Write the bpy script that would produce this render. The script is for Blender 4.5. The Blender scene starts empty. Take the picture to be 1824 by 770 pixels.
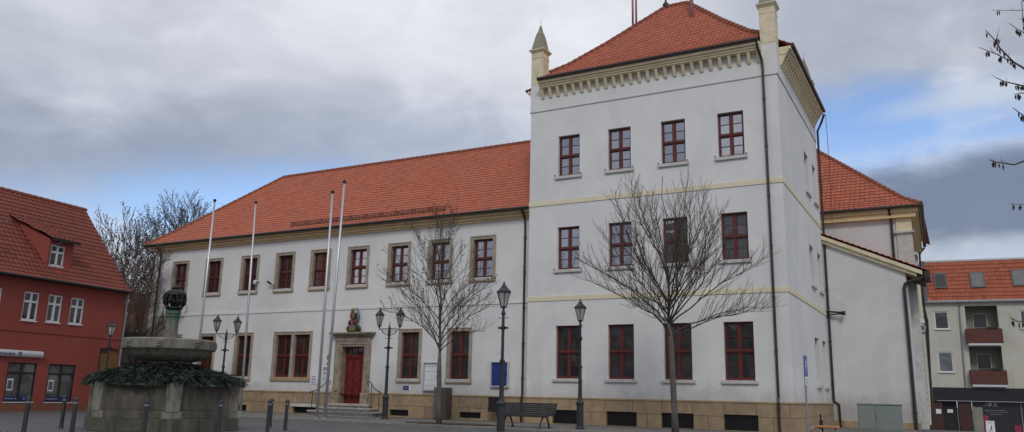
import bpy, bmesh, math, random
from mathutils import Vector, Matrix
random.seed(7)
R = math.radians
PI = math.pi
scene = bpy.context.scene
COL = scene.collection
OFF = {}                                   # world offset of each unrotated object

# ------------------------------------------------------------------ materials
def new_mat(name):
    m = bpy.data.materials.new(name); m.use_nodes = True
    nt = m.node_tree
    return m, nt, nt.nodes['Principled BSDF']

def N(nt, typ, **kw):
    n = nt.nodes.new(typ)
    for k, v in kw.items():
        if k.startswith('i_'):
            n.inputs[k[2:].replace('_', ' ')].default_value = v
        else:
            setattr(n, k, v)
    return n

def ramp(nt, fac, stops):
    r = nt.nodes.new('ShaderNodeValToRGB')
    el = r.color_ramp.elements
    while len(el) < len(stops): el.new(0.5)
    for e, (p, c) in zip(el, stops):
        e.position = p; e.color = (*c, 1) if len(c) == 3 else c
    nt.links.new(fac, r.inputs[0])
    return r

def mixc(nt, fac, a, b, mode='MIX'):
    m = nt.nodes.new('ShaderNodeMix'); m.data_type = 'RGBA'; m.blend_type = mode
    for sock, val in ((m.inputs[0], fac), (m.inputs[6], a), (m.inputs[7], b)):
        if hasattr(val, 'is_output'): nt.links.new(val, sock)
        elif isinstance(val, (int, float)): sock.default_value = val
        else: sock.default_value = (*val, 1)
    return m.outputs[2]

def mul(c, k): return tuple(max(0, v * k) for v in c)

def basic(name, col, rough=0.6, var=0.12, scale=3.0, metal=0.0, bump=0.0, bscale=40, spec=None, coord='Object', stretch=None):
    m, nt, b = new_mat(name)
    tc = N(nt, 'ShaderNodeTexCoord')
    src = tc.outputs[coord]
    if stretch:
        mp = N(nt, 'ShaderNodeMapping'); mp.inputs['Scale'].default_value = stretch
        nt.links.new(src, mp.inputs[0]); src = mp.outputs[0]
    n = N(nt, 'ShaderNodeTexNoise'); n.inputs['Scale'].default_value = scale; n.inputs['Detail'].default_value = 6
    n.inputs['Roughness'].default_value = .65
    nt.links.new(src, n.inputs['Vector'])
    r = ramp(nt, n.outputs[0], [(0.3, mul(col, 1 - var)), (0.7, mul(col, 1 + var))])
    nt.links.new(r.outputs[0], b.inputs['Base Color'])
    b.inputs['Roughness'].default_value = rough; b.inputs['Metallic'].default_value = metal
    if spec is not None: b.inputs['Specular IOR Level'].default_value = spec
    if bump:
        n2 = N(nt, 'ShaderNodeTexNoise'); n2.inputs['Scale'].default_value = bscale; n2.inputs['Detail'].default_value = 5
        nt.links.new(src, n2.inputs['Vector'])
        bp = N(nt, 'ShaderNodeBump'); bp.inputs['Strength'].default_value = bump; bp.inputs['Distance'].default_value = .02
        nt.links.new(n2.outputs[0], bp.inputs['Height']); nt.links.new(bp.outputs[0], b.inputs['Normal'])
    return m

def n3b(nt, tc):
    n = N(nt, 'ShaderNodeTexNoise'); n.inputs['Scale'].default_value = 1.6; n.inputs['Detail'].default_value = 8; n.inputs['Roughness'].default_value = .7
    nt.links.new(tc.outputs['Object'], n.inputs['Vector']); return n.outputs[0]

def plaster(name, col, dirt=(.36, .34, .30), amt=.55, base=False):
    """painted render: broad patches, faint rain streaks, fine grain"""
    m, nt, b = new_mat(name)
    tc = N(nt, 'ShaderNodeTexCoord')
    n1 = N(nt, 'ShaderNodeTexNoise'); n1.inputs['Scale'].default_value = .7; n1.inputs['Detail'].default_value = 7; n1.inputs['Roughness'].default_value = .6
    nt.links.new(tc.outputs['Object'], n1.inputs['Vector'])
    r1 = ramp(nt, n1.outputs[0], [(.3, mul(col, .94)), (.7, mul(col, 1.03))])
    mp = N(nt, 'ShaderNodeMapping'); mp.inputs['Scale'].default_value = (2.6, 2.6, .22)
    nt.links.new(tc.outputs['Object'], mp.inputs[0])
    n2 = N(nt, 'ShaderNodeTexNoise'); n2.inputs['Scale'].default_value = 1.1; n2.inputs['Detail'].default_value = 8; n2.inputs['Roughness'].default_value = .7
    nt.links.new(mp.outputs[0], n2.inputs['Vector'])
    r2 = ramp(nt, n2.outputs[0], [(.52, (0, 0, 0)), (.80, (amt, amt, amt))])
    c = mixc(nt, r2.outputs[0], r1.outputs[0], dirt)
    # repainted patches with a fairly clear edge
    n4 = N(nt, 'ShaderNodeTexNoise'); n4.inputs['Scale'].default_value = .33; n4.inputs['Detail'].default_value = 3; n4.inputs['Distortion'].default_value = .6
    nt.links.new(tc.outputs['Object'], n4.inputs['Vector'])
    r4 = ramp(nt, n4.outputs[0], [(.50, (1, 1, 1)), (.53, (.945, .95, .96))])
    c = mixc(nt, 1.0, c, r4.outputs[0], 'MULTIPLY')
    if base:                                 # splashed dirt just above the plinth, ragged by noise
        sp = N(nt, 'ShaderNodeSeparateXYZ'); nt.links.new(tc.outputs['Object'], sp.inputs[0])
        ad = N(nt, 'ShaderNodeMath', operation='MULTIPLY_ADD'); nt.links.new(n3b(nt, tc), ad.inputs[0]); ad.inputs[1].default_value = -1.5; nt.links.new(sp.outputs[2], ad.inputs[2])
        r5 = ramp(nt, ad.outputs[0], [(.15, (.62, .60, .56)), (.95, (1, 1, 1))])
        c = mixc(nt, .75, c, mixc(nt, 1.0, c, r5.outputs[0], 'MULTIPLY'))
    nt.links.new(c, b.inputs['Base Color'])
    b.inputs['Roughness'].default_value = .88; b.inputs['Specular IOR Level'].default_value = .25
    n3 = N(nt, 'ShaderNodeTexNoise'); n3.inputs['Scale'].default_value = 2.2; n3.inputs['Detail'].default_value = 10; n3.inputs['Roughness'].default_value = .75
    nt.links.new(tc.outputs['Object'], n3.inputs['Vector'])
    bp = N(nt, 'ShaderNodeBump'); bp.inputs['Strength'].default_value = .35; bp.inputs['Distance'].default_value = .03
    nt.links.new(n3.outputs[0], bp.inputs['Height']); nt.links.new(bp.outputs[0], b.inputs['Normal'])
    return m

def blocks(name, c1, c2, mortar, bw, bh, var=.25, rough=.85, msize=.008, offset=.5):
    m, nt, b = new_mat(name)
    tc = N(nt, 'ShaderNodeTexCoord')
    br = N(nt, 'ShaderNodeTexBrick'); br.offset = offset; br.squash = 1
    br.inputs['Scale'].default_value = 1; br.inputs['Brick Width'].default_value = bw; br.inputs['Row Height'].default_value = bh
    br.inputs['Mortar Size'].default_value = msize; br.inputs['Bias'].default_value = 0
    br.inputs['Color1'].default_value = (*c1, 1); br.inputs['Color2'].default_value = (*c2, 1); br.inputs['Mortar'].default_value = (*mortar, 1)
    nt.links.new(tc.outputs['UV'], br.inputs['Vector'])
    n = N(nt, 'ShaderNodeTexNoise'); n.inputs['Scale'].default_value = 2.5; n.inputs['Detail'].default_value = 8; n.inputs['Roughness'].default_value = .7
    nt.links.new(tc.outputs['Object'], n.inputs['Vector'])
    r = ramp(nt, n.outputs[0], [(.3, (1 - var,) * 3), (.7, (1 + var * .6,) * 3)])
    c = mixc(nt, 1.0, br.outputs['Color'], r.outputs[0], 'MULTIPLY')
    nt.links.new(c, b.inputs['Base Color']); b.inputs['Roughness'].default_value = rough
    bp = N(nt, 'ShaderNodeBump'); bp.inputs['Strength'].default_value = .5; bp.inputs['Distance'].default_value = .02
    h = mixc(nt, .35, br.outputs['Fac'], n.outputs[0]); bp.invert = True
    nt.links.new(h, bp.inputs['Height']); nt.links.new(bp.outputs[0], b.inputs['Normal'])
    return m

def tile_mat(name, ca, cb, moss=(.10, .07, .05), mossamt=.5, rough=.75):
    m, nt, b = new_mat(name)
    tc = N(nt, 'ShaderNodeTexCoord')
    wn = N(nt, 'ShaderNodeTexWhiteNoise'); wn.noise_dimensions = '2D'
    fl = N(nt, 'ShaderNodeVectorMath', operation='FLOOR')
    nt.links.new(tc.outputs['UV'], fl.inputs[0]); nt.links.new(fl.outputs[0], wn.inputs['Vector'])
    r = ramp(nt, wn.outputs['Value'], [(0, ca), (.9, cb), (1, mul(ca, .82))])
    n = N(nt, 'ShaderNodeTexNoise'); n.inputs['Scale'].default_value = .55; n.inputs['Detail'].default_value = 9; n.inputs['Roughness'].default_value = .7
    nt.links.new(tc.outputs['Object'], n.inputs['Vector'])
    r2 = ramp(nt, n.outputs[0], [(.45, (0, 0, 0)), (.75, (mossamt,) * 3)])
    c = mixc(nt, r2.outputs[0], r.outputs[0], moss)
    nt.links.new(c, b.inputs['Base Color']); b.inputs['Roughness'].default_value = rough
    b.inputs['Specular IOR Level'].default_value = .3
    return m

def glass_mat(name, inner, refl=.22, rough=.02, curtain=None):
    m, nt, b = new_mat(name)
    out = nt.nodes['Material Output']
    tc = N(nt, 'ShaderNodeTexCoord')
    oi = N(nt, 'ShaderNodeObjectInfo')
    va = N(nt, 'ShaderNodeVectorMath', operation='MULTIPLY_ADD'); va.inputs[1].default_value = (1, 1, 1)
    nt.links.new(tc.outputs['Object'], va.inputs[0])
    cm = N(nt, 'ShaderNodeMath', operation='MULTIPLY'); nt.links.new(oi.outputs['Random'], cm.inputs[0]); cm.inputs[1].default_value = 57
    nt.links.new(cm.outputs[0], va.inputs[2])
    n = N(nt, 'ShaderNodeTexNoise'); n.inputs['Scale'].default_value = 1.5; n.inputs['Detail'].default_value = 3
    nt.links.new(va.outputs[0], n.inputs['Vector'])
    r = ramp(nt, n.outputs[0], [(.42, inner), (.62, mul(inner, 2.4) if not curtain else curtain)])
    nt.links.new(r.outputs[0], b.inputs['Base Color']); b.inputs['Roughness'].default_value = .5
    g = N(nt, 'ShaderNodeBsdfGlossy'); g.inputs['Roughness'].default_value = rough; g.inputs['Color'].default_value = (.92, .95, 1, 1)
    n2 = N(nt, 'ShaderNodeTexNoise'); n2.inputs['Scale'].default_value = 1.3; n2.inputs['Detail'].default_value = 1
    nt.links.new(tc.outputs['Object'], n2.inputs['Vector'])
    bp = N(nt, 'ShaderNodeBump'); bp.inputs['Strength'].default_value = .15; bp.inputs['Distance'].default_value = .02
    nt.links.new(n2.outputs[0], bp.inputs['Height'])
    # every sash hangs a little differently: tip the mirror by a degree or two per window
    tl = N(nt, 'ShaderNodeMath', operation='MULTIPLY_ADD'); nt.links.new(oi.outputs['Random'], tl.inputs[0]); tl.inputs[1].default_value = .10; tl.inputs[2].default_value = -.062
    tv = N(nt, 'ShaderNodeCombineXYZ'); nt.links.new(tl.outputs[0], tv.inputs[2])
    ta = N(nt, 'ShaderNodeVectorMath', operation='ADD'); nt.links.new(bp.outputs[0], ta.inputs[0]); nt.links.new(tv.outputs[0], ta.inputs[1])
    tn = N(nt, 'ShaderNodeVectorMath', operation='NORMALIZE'); nt.links.new(ta.outputs[0], tn.inputs[0]); nt.links.new(tn.outputs[0], g.inputs['Normal'])
    lw = N(nt, 'ShaderNodeFresnel'); lw.inputs['IOR'].default_value = 1.5
    mr = N(nt, 'ShaderNodeMapRange'); mr.inputs['From Min'].default_value = 0.04; mr.inputs['From Max'].default_value = 1
    mr.inputs['To Min'].default_value = refl; mr.inputs['To Max'].default_value = 1
    nt.links.new(lw.outputs[0], mr.inputs['Value'])
    mx = N(nt, 'ShaderNodeMixShader')
    nt.links.new(mr.outputs[0], mx.inputs[0]); nt.links.new(b.outputs[0], mx.inputs[1]); nt.links.new(g.outputs[0], mx.inputs[2])
    nt.links.new(mx.outputs[0], out.inputs['Surface'])
    return m

M = {}
M['plaster'] = plaster('white_plaster', (.715, .712, .70), (.46, .44, .40), .20, base=True)
M['plaster_side'] = plaster('annex_plaster', (.64, .64, .635), (.42, .40, .37), .24, base=True)
M['plaster_band'] = basic('white_band', (.70, .70, .69), .8, .06)
M['band'] = basic('yellow_band', (.70, .64, .46), .8, .08, 2, bump=.1)
M['cream'] = basic('cream_cornice', (.74, .64, .43), .8, .13, 1.6, bump=.15)
M['ochre_cornice'] = basic('ochre_cornice', (.70, .54, .31), .8, .12, 1.3, bump=.2)
M['pinnacle'] = basic('weathered_cream', (.66, .59, .41), .85, .22, 2.2, bump=.3, bscale=12)
M['spire'] = basic('weathered_spire', (.26, .25, .18), .9, .35, 5, bump=.4, bscale=20)
M['sandstone'] = blocks('sandstone_blocks', (.40, .285, .165), (.30, .225, .15), (.15, .11, .075), 1.22, .535, .30, msize=.012)
M['stone'] = basic('window_sandstone', (.34, .295, .23), .9, .28, 2.2, bump=.5, bscale=14)
M['stone_sill'] = basic('sill_stone', (.37, .275, .16), .9, .22, 2.5, bump=.4, bscale=18)
M['grey_sill'] = basic('grey_sill', (.52, .51, .49), .85, .15, 4, bump=.3)
M['door_stone'] = basic('door_sandstone', (.30, .25, .19), .9, .42, 3.2, bump=.8, bscale=9)
M['steps'] = basic('step_stone', (.40, .37, .33), .85, .2, 3, bump=.3)
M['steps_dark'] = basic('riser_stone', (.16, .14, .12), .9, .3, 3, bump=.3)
M['red'] = basic('red_window_paint', (.118, .020, .017), .5, .18, 5)
M['door_red'] = basic('red_door_paint', (.17, .016, .014), .5, .2, 4)
M['tile'] = tile_mat('clay_tiles', (.37, .110, .064), (.44, .134, .079), (.28, .10, .068), .30)
M['tile_annex'] = tile_mat('clay_tiles_annex', (.36, .105, .06), (.48, .15, .085), (.17, .10, .07), .5)
M['ridge'] = basic('ridge_tiles', (.24, .075, .045), .8, .3, 6)
M['tile_red'] = tile_mat('dark_red_tiles', (.165, .042, .029), (.205, .052, .034), (.08, .035, .025), .5)
M['tile_apt'] = tile_mat('orange_tiles', (.31, .085, .045), (.37, .105, .055), (.20, .07, .035), .5)
M['copper'] = basic('dark_copper', (.045, .034, .032), .45, .3, 8, metal=.3)
M['glass'] = glass_mat('window_glass', (.012, .012, .014), .42)
M['glass_low'] = glass_mat('window_glass_low', (.006, .006, .007), .07, curtain=(.024, .024, .023))
M['glass_white'] = glass_mat('curtained_glass', (.02, .02, .02), .10, curtain=(.10, .10, .09))
M['iron'] = basic('black_iron', (.018, .018, .020), .5, .3, 10, metal=.2)
M['lamp_iron'] = basic('lamp_paint', (.030, .033, .038), .42, .25, 8, metal=.1)
M['skylight'] = basic('skylight_glass', (.12, .125, .13), .55, .2, 2)
M['skylight_dark'] = basic('skylight_glass_dark', (.02, .02, .02), .6, .2, 2)
M['lampglass'] = glass_mat('lantern_glass', (.28, .27, .25), .18, .1, curtain=(.48, .46, .43))
M['alu'] = basic('brushed_aluminium', (.56, .57, .60), .42, .15, 6, metal=.6, stretch=(1, 1, .2))
M['bollard'] = basic('bollard_paint', (.030, .031, .036), .55, .3, 12)
M['benchwood'] = basic('dark_bench_slats', (.028, .031, .037), .6, .35, 6, stretch=(.3, 4, 4), bump=.2)
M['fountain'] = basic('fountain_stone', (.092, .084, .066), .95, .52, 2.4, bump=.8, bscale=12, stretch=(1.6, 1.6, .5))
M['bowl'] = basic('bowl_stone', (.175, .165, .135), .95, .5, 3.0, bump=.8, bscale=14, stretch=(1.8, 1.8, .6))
def column_mat():
    m = basic('column_stone_stained', (.17, .155, .12), .9, .35, 4, bump=.4)
    nt = m.node_tree; b = nt.nodes['Principled BSDF']
    old = b.inputs['Base Color'].links[0].from_socket
    tc = N(nt, 'ShaderNodeTexCoord'); mp = N(nt, 'ShaderNodeMapping'); mp.inputs['Scale'].default_value = (9, 9, .8)
    nt.links.new(tc.outputs['Object'], mp.inputs[0])
    n = N(nt, 'ShaderNodeTexNoise'); n.inputs['Scale'].default_value = 1; n.inputs['Detail'].default_value = 5; nt.links.new(mp.outputs[0], n.inputs['Vector'])
    sp = N(nt, 'ShaderNodeSeparateXYZ'); nt.links.new(tc.outputs['Object'], sp.inputs[0])
    ad = N(nt, 'ShaderNodeMath', operation='MULTIPLY_ADD'); nt.links.new(n.outputs[0], ad.inputs[0]); ad.inputs[1].default_value = 2.2; nt.links.new(sp.outputs[2], ad.inputs[2])
    r = ramp(nt, ad.outputs[0], [(.0, (0, 0, 0)), (1, (1, 1, 1))])
    mr = N(nt, 'ShaderNodeMapRange'); nt.links.new(ad.outputs[0], mr.inputs[0]); mr.inputs[1].default_value = 4.0; mr.inputs[2].default_value = 4.4
    nt.links.new(mixc(nt, mr.outputs[0], old, (.055, .12, .085)), b.inputs['Base Color'])
    return m
M['column'] = column_mat()
M['bronze'] = basic('dark_bronze', (.018, .026, .026), .5, .5, 14, metal=.5, bump=.6, bscale=40)
M['fir'] = basic('fir_needles', (.042, .060, .042), .85, .6, 4.5)
M['oldroof'] = basic('old_roof', (.05, .03, .024), .9, .4, 3)
M['bark'] = basic('bark', (.11, .098, .085), .95, .35, 7, bump=.8, bscale=22)
M['twig'] = basic('twig_bark', (.074, .056, .044), .95, .3, 4)
M['twig2'] = basic('far_twig_bark', (.105, .080, .064), .95, .35, 2)
M['deadleaf'] = basic('dry_leaf', (.075, .05, .03), .9, .4, 6)
M['catkin'] = basic('catkin_brown', (.04, .022, .018), .9, .4, 20)
M['redwall'] = plaster('red_render', (.28, .068, .055), (.12, .03, .025), .3)
M['redwall_trim'] = basic('red_base_stone', (.20, .075, .045), .85, .25, 3)
M['whitepaint'] = basic('white_paint', (.62, .63, .64), .5, .08, 5)
M['darkframe'] = basic('dark_frame', (.014, .012, .012), .5, .2, 5)
M['shopglass'] = glass_mat('shop_glass', (.05, .055, .055), .10, curtain=(.10, .105, .105))
M['signwhite'] = basic('sign_grey_white', (.50, .51, .54), .45, .08, 3)
M['navy'] = basic('navy_blue', (.012, .022, .13), .5, .1, 5)
M['boardblue'] = basic('notice_blue', (.018, .04, .20), .35, .15, 3)
M['paper'] = basic('paper', (.72, .73, .76), .7, .05, 6)
M['ochregate'] = basic('ochre_gate', (.17, .085, .028), .7, .25, 3, stretch=(4, 4, .6))
M['brickdark'] = blocks('old_brick', (.09, .035, .022), (.13, .05, .03), (.05, .04, .035), .25, .08, .4)
M['darkwall'] = basic('dark_wall', (.025, .022, .020), .9, .4, 2)
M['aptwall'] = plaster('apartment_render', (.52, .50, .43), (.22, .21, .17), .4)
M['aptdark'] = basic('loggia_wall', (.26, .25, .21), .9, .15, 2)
M['balcony'] = blocks('balcony_cladding', (.15, .055, .04), (.11, .042, .032), (.07, .02, .015), 3, .14, .15, msize=.02)
M['zinc'] = basic('zinc', (.22, .23, .24), .5, .2, 6, metal=.3)
M['slate'] = basic('slate', (.10, .11, .12), .7, .3, 8)
M['anthracite'] = basic('anthracite_fascia', (.016, .017, .020), .8, .15, 2)
M['maroon'] = basic('maroon_stone', (.055, .014, .013), .5, .25, 4)
M['pink'] = basic('magenta_display', (.30, .02, .06), .6, .3, 4)
M['cabgreen'] = basic('grey_green_cabinet', (.20, .235, .225), .55, .1, 3)
M['cabgrey'] = basic('steel_cabinet', (.18, .185, .18), .4, .2, 4, metal=.4)
M['cabdark'] = basic('dark_cabinet_side', (.09, .085, .075), .5, .2, 4, metal=.2)
M['orange'] = basic('varnished_board', (.50, .20, .065), .5, .25, 5, stretch=(1, 6, 6))
M['tube'] = basic('galvanised_tube', (.33, .34, .36), .4, .2, 9, metal=.7)
M['rust'] = basic('red_pipe_paint', (.30, .13, .12), .6, .2, 4)
M['mulch'] = basic('red_mulch', (.070, .036, .028), .95, .6, 16, bump=1, bscale=60)
M['gold'] = basic('gold_paint', (.22, .15, .045), .5, .35, 12)
M['crestgreen'] = basic('crest_green', (.022, .04, .03), .6, .3, 10)
M['crestred'] = basic('crest_red', (.16, .015, .022), .6, .35, 10)
M['crestblue'] = basic('crest_blue', (.16, .19, .24), .6, .3, 10)
M['signblue'] = basic('parking_blue', (.05, .09, .42), .4, .08, 3)
M['black'] = basic('flat_black', (.012, .012, .012), .7, .2, 5)
M['cctvwhite'] = basic('camera_white', (.6, .6, .6), .4, .05, 5)
M['black_glass'] = glass_mat('shopfront_glass', (.004, .004, .005), .03, curtain=(.009, .009, .009))
M['crestblue_board'] = basic('board_lining', (.30, .34, .40), .7, .08, 4)
M['ornament'] = basic('grey_white_render', (.50, .50, .47), .85, .18, 3, bump=.3)

# ground materials
def ground_mat():
    m, nt, b = new_mat('cobbles')
    tc = N(nt, 'ShaderNodeTexCoord')
    mp = N(nt, 'ShaderNodeMapping'); mp.inputs['Rotation'].default_value = (0, 0, R(28))
    nt.links.new(tc.outputs['Object'], mp.inputs[0])
    br = N(nt, 'ShaderNodeTexBrick'); br.inputs['Scale'].default_value = 1
    br.inputs['Brick Width'].default_value = .17; br.inputs['Row Height'].default_value = .13; br.inputs['Mortar Size'].default_value = .018
    br.inputs['Mortar Smooth'].default_value = .6
    br.inputs['Color1'].default_value = (.085, .085, .092, 1); br.inputs['Color2'].default_value = (.15, .148, .15, 1); br.inputs['Mortar'].default_value = (.03, .028, .026, 1)
    nt.links.new(mp.outputs[0], br.inputs['Vector'])
    n = N(nt, 'ShaderNodeTexNoise'); n.inputs['Scale'].default_value = .6; n.inputs['Detail'].default_value = 10; n.inputs['Roughness'].default_value = .7
    nt.links.new(tc.outputs['Object'], n.inputs['Vector'])
    r = ramp(nt, n.outputs[0], [(.3, (.7,) * 3), (.7, (1.25,) * 3)])
    c = mixc(nt, 1.0, br.outputs['Color'], r.outputs[0], 'MULTIPLY')
    nt.links.new(c, b.inputs['Base Color']); b.inputs['Roughness'].default_value = .6
    bp = N(nt, 'ShaderNodeBump'); bp.invert = True; bp.inputs['Strength'].default_value = .9; bp.inputs['Distance'].default_value = .015
    nt.links.new(br.outputs['Fac'], bp.inputs['Height']); nt.links.new(bp.outputs[0], b.inputs['Normal'])
    return m
M['cobbles'] = ground_mat()
M['slabs'] = blocks('pavement_slabs', (.20, .19, .175), (.155, .15, .14), (.07, .065, .06), .5, .35, .25, msize=.012)
M['kerb'] = basic('granite_kerb', (.21, .205, .195), .8, .25, 6, bump=.3)

# ------------------------------------------------------------------ mesh builder
class MB:
    def __init__(self, T=None):
        self.v = []; self.f = []; self.uv = {}; self.T = T
        self.mi = []; self.cur = 0
    def av(self, p):
        p = Vector(p)
        if self.T is not None: p = self.T @ p
        self.v.append(p); return len(self.v) - 1
    def af(self, idx, uv=None):
        self.f.append(tuple(idx)); self.mi.append(self.cur)
        if uv is not None: self.uv[len(self.f) - 1] = uv
    def poly(self, pts, uv=None):
        self.af([self.av(p) for p in pts], uv)
    def box(self, x0, x1, y0, y1, z0, z1):
        i = [self.av(p) for p in ((x0, y0, z0), (x1, y0, z0), (x1, y1, z0), (x0, y1, z0), (x0, y0, z1), (x1, y0, z1), (x1, y1, z1), (x0, y1, z1))]
        for q in ((0, 3, 2, 1), (4, 5, 6, 7), (0, 1, 5, 4), (1, 2, 6, 5), (2, 3, 7, 6), (3, 0, 4, 7)): self.af([i[k] for k in q])
        return self
    def frustum(self, a, b):
        """a,b: four (x,y,z) corners each, bottom and top, same winding (ccw from above)"""
        i = [self.av(p) for p in a] + [self.av(p) for p in b]
        n = len(a)
        self.af([i[k] for k in range(n)][::-1]); self.af([i[n + k] for k in range(n)])
        for k in range(n): self.af((i[k], i[(k + 1) % n], i[n + (k + 1) % n], i[n + k]))
    def prism(self, pts, z0, z1):
        self.frustum([(x, y, z0) for x, y in pts], [(x, y, z1) for x, y in pts])
    def tube(self, pts, rad, n=8, cap=True):
        pts = [Vector(p) for p in pts]
        if not isinstance(rad, (list, tuple)): rad = [rad] * len(pts)
        prev = None; rings = []
        for k, p in enumerate(pts):
            d = (pts[min(k + 1, len(pts) - 1)] - pts[max(k - 1, 0)])
            if d.length < 1e-9: d = Vector((0, 0, 1))
            d.normalize()
            if prev is None:
                a = Vector((1, 0, 0)) if abs(d.x) < .8 else Vector((0, 1, 0))
            else: a = prev
            u = a - d * a.dot(d)
            if u.length < 1e-6: u = d.orthogonal()
            u.normalize(); w = d.cross(u); prev = u
            rings.append([self.av(p + (u * math.cos(2 * PI * j / n) + w * math.sin(2 * PI * j / n)) * rad[k]) for j in range(n)])
        for a, b in zip(rings, rings[1:]):
            for j in range(n): self.af((a[j], a[(j + 1) % n], b[(j + 1) % n], b[j]))
        if cap:
            self.af(rings[0][::-1]); self.af(rings[-1])
        return self
    def lathe(self, prof, n=16, c=(0, 0), phase=0, cap=True):
        rings = []
        for r, z in prof:
            rings.append([self.av((c[0] + r * math.cos(phase + 2 * PI * j / n), c[1] + r * math.sin(phase + 2 * PI * j / n), z)) for j in range(n)])
        for a, b in zip(rings, rings[1:]):
            for j in range(n): self.af((a[j], a[(j + 1) % n], b[(j + 1) % n], b[j]))
        if cap:
            self.af(rings[0][::-1]); self.af(rings[-1])
        return self
    def ball(self, c, r, n=8, sq=(1, 1, 1)):
        rings = []
        m = max(3, n // 2)
        for i in range(1, m):
            th = PI * i / m
            rings.append([self.av((c[0] + sq[0] * r * math.sin(th) * math.cos(2 * PI * j / n), c[1] + sq[1] * r * math.sin(th) * math.sin(2 * PI * j / n), c[2] - sq[2] * r * math.cos(th))) for j in range(n)])
        b = self.av((c[0], c[1], c[2] - sq[2] * r)); t = self.av((c[0], c[1], c[2] + sq[2] * r))
        for a, q in zip(rings, rings[1:]):
            for j in range(n): self.af((a[j], a[(j + 1) % n], q[(j + 1) % n], q[j]))
        for j in range(n):
            self.af((b, rings[0][(j + 1) % n], rings[0][j])); self.af((t, rings[-1][j], rings[-1][(j + 1) % n]))
    def wall(self, x0, x1, z0, z1, y, holes, depth=.2, rev=True):
        """front (facing local -y) wall sheet with rectangular openings and their reveals"""
        xs = sorted({x0, x1, *[h[0] for h in holes], *[h[1] for h in holes]})
        zs = sorted({z0, z1, *[h[2] for h in holes], *[h[3] for h in holes]})
        for a, b in zip(xs, xs[1:]):
            for c, d in zip(zs, zs[1:]):
                mx, mz = (a + b) / 2, (c + d) / 2
                if any(h[0] < mx < h[1] and h[2] < mz < h[3] for h in holes): continue
                self.poly([(a, y, c), (b, y, c), (b, y, d), (a, y, d)])
        if rev:
            for h in holes:
                a, b, c, d = h
                self.poly([(a, y, c), (a, y + depth, c), (b, y + depth, c), (b, y, c)])
                self.poly([(a, y, d), (b, y, d), (b, y + depth, d), (a, y + depth, d)])
                self.poly([(a, y, c), (a, y, d), (a, y + depth, d), (a, y + depth, c)])
                self.poly([(b, y, c), (b, y + depth, c), (b, y + depth, d), (b, y, d)])
    def add_bm(self, bm):
        uvl = bm.loops.layers.uv.active
        base = len(self.v)
        for v in bm.verts:
            p = v.co.copy()
            self.v.append(self.T @ p if self.T is not None else p)
        bm.verts.index_update()
        for f in bm.faces:
            self.f.append(tuple(base + v.index for v in f.verts)); self.mi.append(self.cur)
            if uvl: self.uv[len(self.f) - 1] = [tuple(l[uvl].uv) for l in f.loops]
    def build(self, name, mat, parent=None, smooth=False, local=False, bevel=0):
        off = Vector((0, 0, 0))
        if parent is not None and not local: off = OFF[parent.name]
        me = bpy.data.meshes.new(name)
        me.from_pydata([tuple(v - off) for v in self.v], [], self.f)
        mats = mat if isinstance(mat, (list, tuple)) else [mat]
        for mm in mats: me.materials.append(mm)
        if len(mats) > 1:
            me.polygons.foreach_set('material_index', self.mi)
        uvl = me.uv_layers.new(name='UVMap')
        data = uvl.data
        vs = self.v
        for p in me.polygons:
            cu = self.uv.get(p.index)
            if cu is not None:
                if isinstance(cu, tuple):
                    for li in p.loop_indices: data[li].uv = cu
                else:
                    for li, c in zip(p.loop_indices, cu): data[li].uv = c
                continue
            n = p.normal; ax, ay, az = abs(n.x), abs(n.y), abs(n.z)
            for li in p.loop_indices:
                co = vs[me.loops[li].vertex_index]
                if ay >= ax and ay >= az: data[li].uv = (co.x, co.z)
                elif ax >= az: data[li].uv = (co.y, co.z)
                else: data[li].uv = (co.x, co.y)
        if smooth:
            me.polygons.foreach_set('use_smooth', [True] * len(me.polygons))
        me.update()
        o = bpy.data.objects.new(name, me); COL.objects.link(o)
        if parent is not None: o.parent = parent
        OFF[o.name] = off.copy()
        if bevel:
            b = o.modifiers.new('bevel', 'BEVEL'); b.width = bevel; b.segments = 2; b.limit_method = 'ANGLE'
        return o

def tag(o, label=None, cat=None, group=None, kind=None):
    if label: o['label'] = label
    if cat: o['category'] = cat
    if group: o['group'] = group
    if kind: o['kind'] = kind
    return o

def thing(name, label, cat, loc=(0, 0, 0), rotz=0, group=None):
    o = bpy.data.objects.new(name, None); COL.objects.link(o)
    o.location = loc; o.rotation_euler = (0, 0, rotz); o.empty_display_size = .3
    OFF[o.name] = Vector(loc)
    return tag(o, label, cat, group)

def copy_tree(o, parent=None):
    c = o.copy(); COL.objects.link(c); c.parent = parent
    OFF[c.name] = Vector(o.location)
    for ch in [x for x in COL.objects if x.parent == o]: copy_tree(ch, c)
    return c

def text_mesh(name, s, size, mat, parent, M4, extrude=.004, align='LEFT'):
    cu = bpy.data.curves.new(name, 'FONT'); cu.body = s; cu.size = size; cu.extrude = extrude; cu.align_x = align
    t = bpy.data.objects.new(name + '_tmp', cu); COL.objects.link(t)
    dg = bpy.context.evaluated_depsgraph_get()
    me = bpy.data.meshes.new_from_object(t.evaluated_get(dg)); me.name = name
    bpy.data.objects.remove(t)
    me.transform(M4); me.materials.clear(); me.materials.append(mat)
    o = bpy.data.objects.new(name, me); COL.objects.link(o); o.parent = parent
    OFF[o.name] = Vector((0, 0, 0))
    return o

# x->right, text up -> +z, facing -y
def TXT(x, y, z): return Matrix.Translation((x, y, z)) @ Matrix.Rotation(R(90), 4, 'X')

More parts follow.
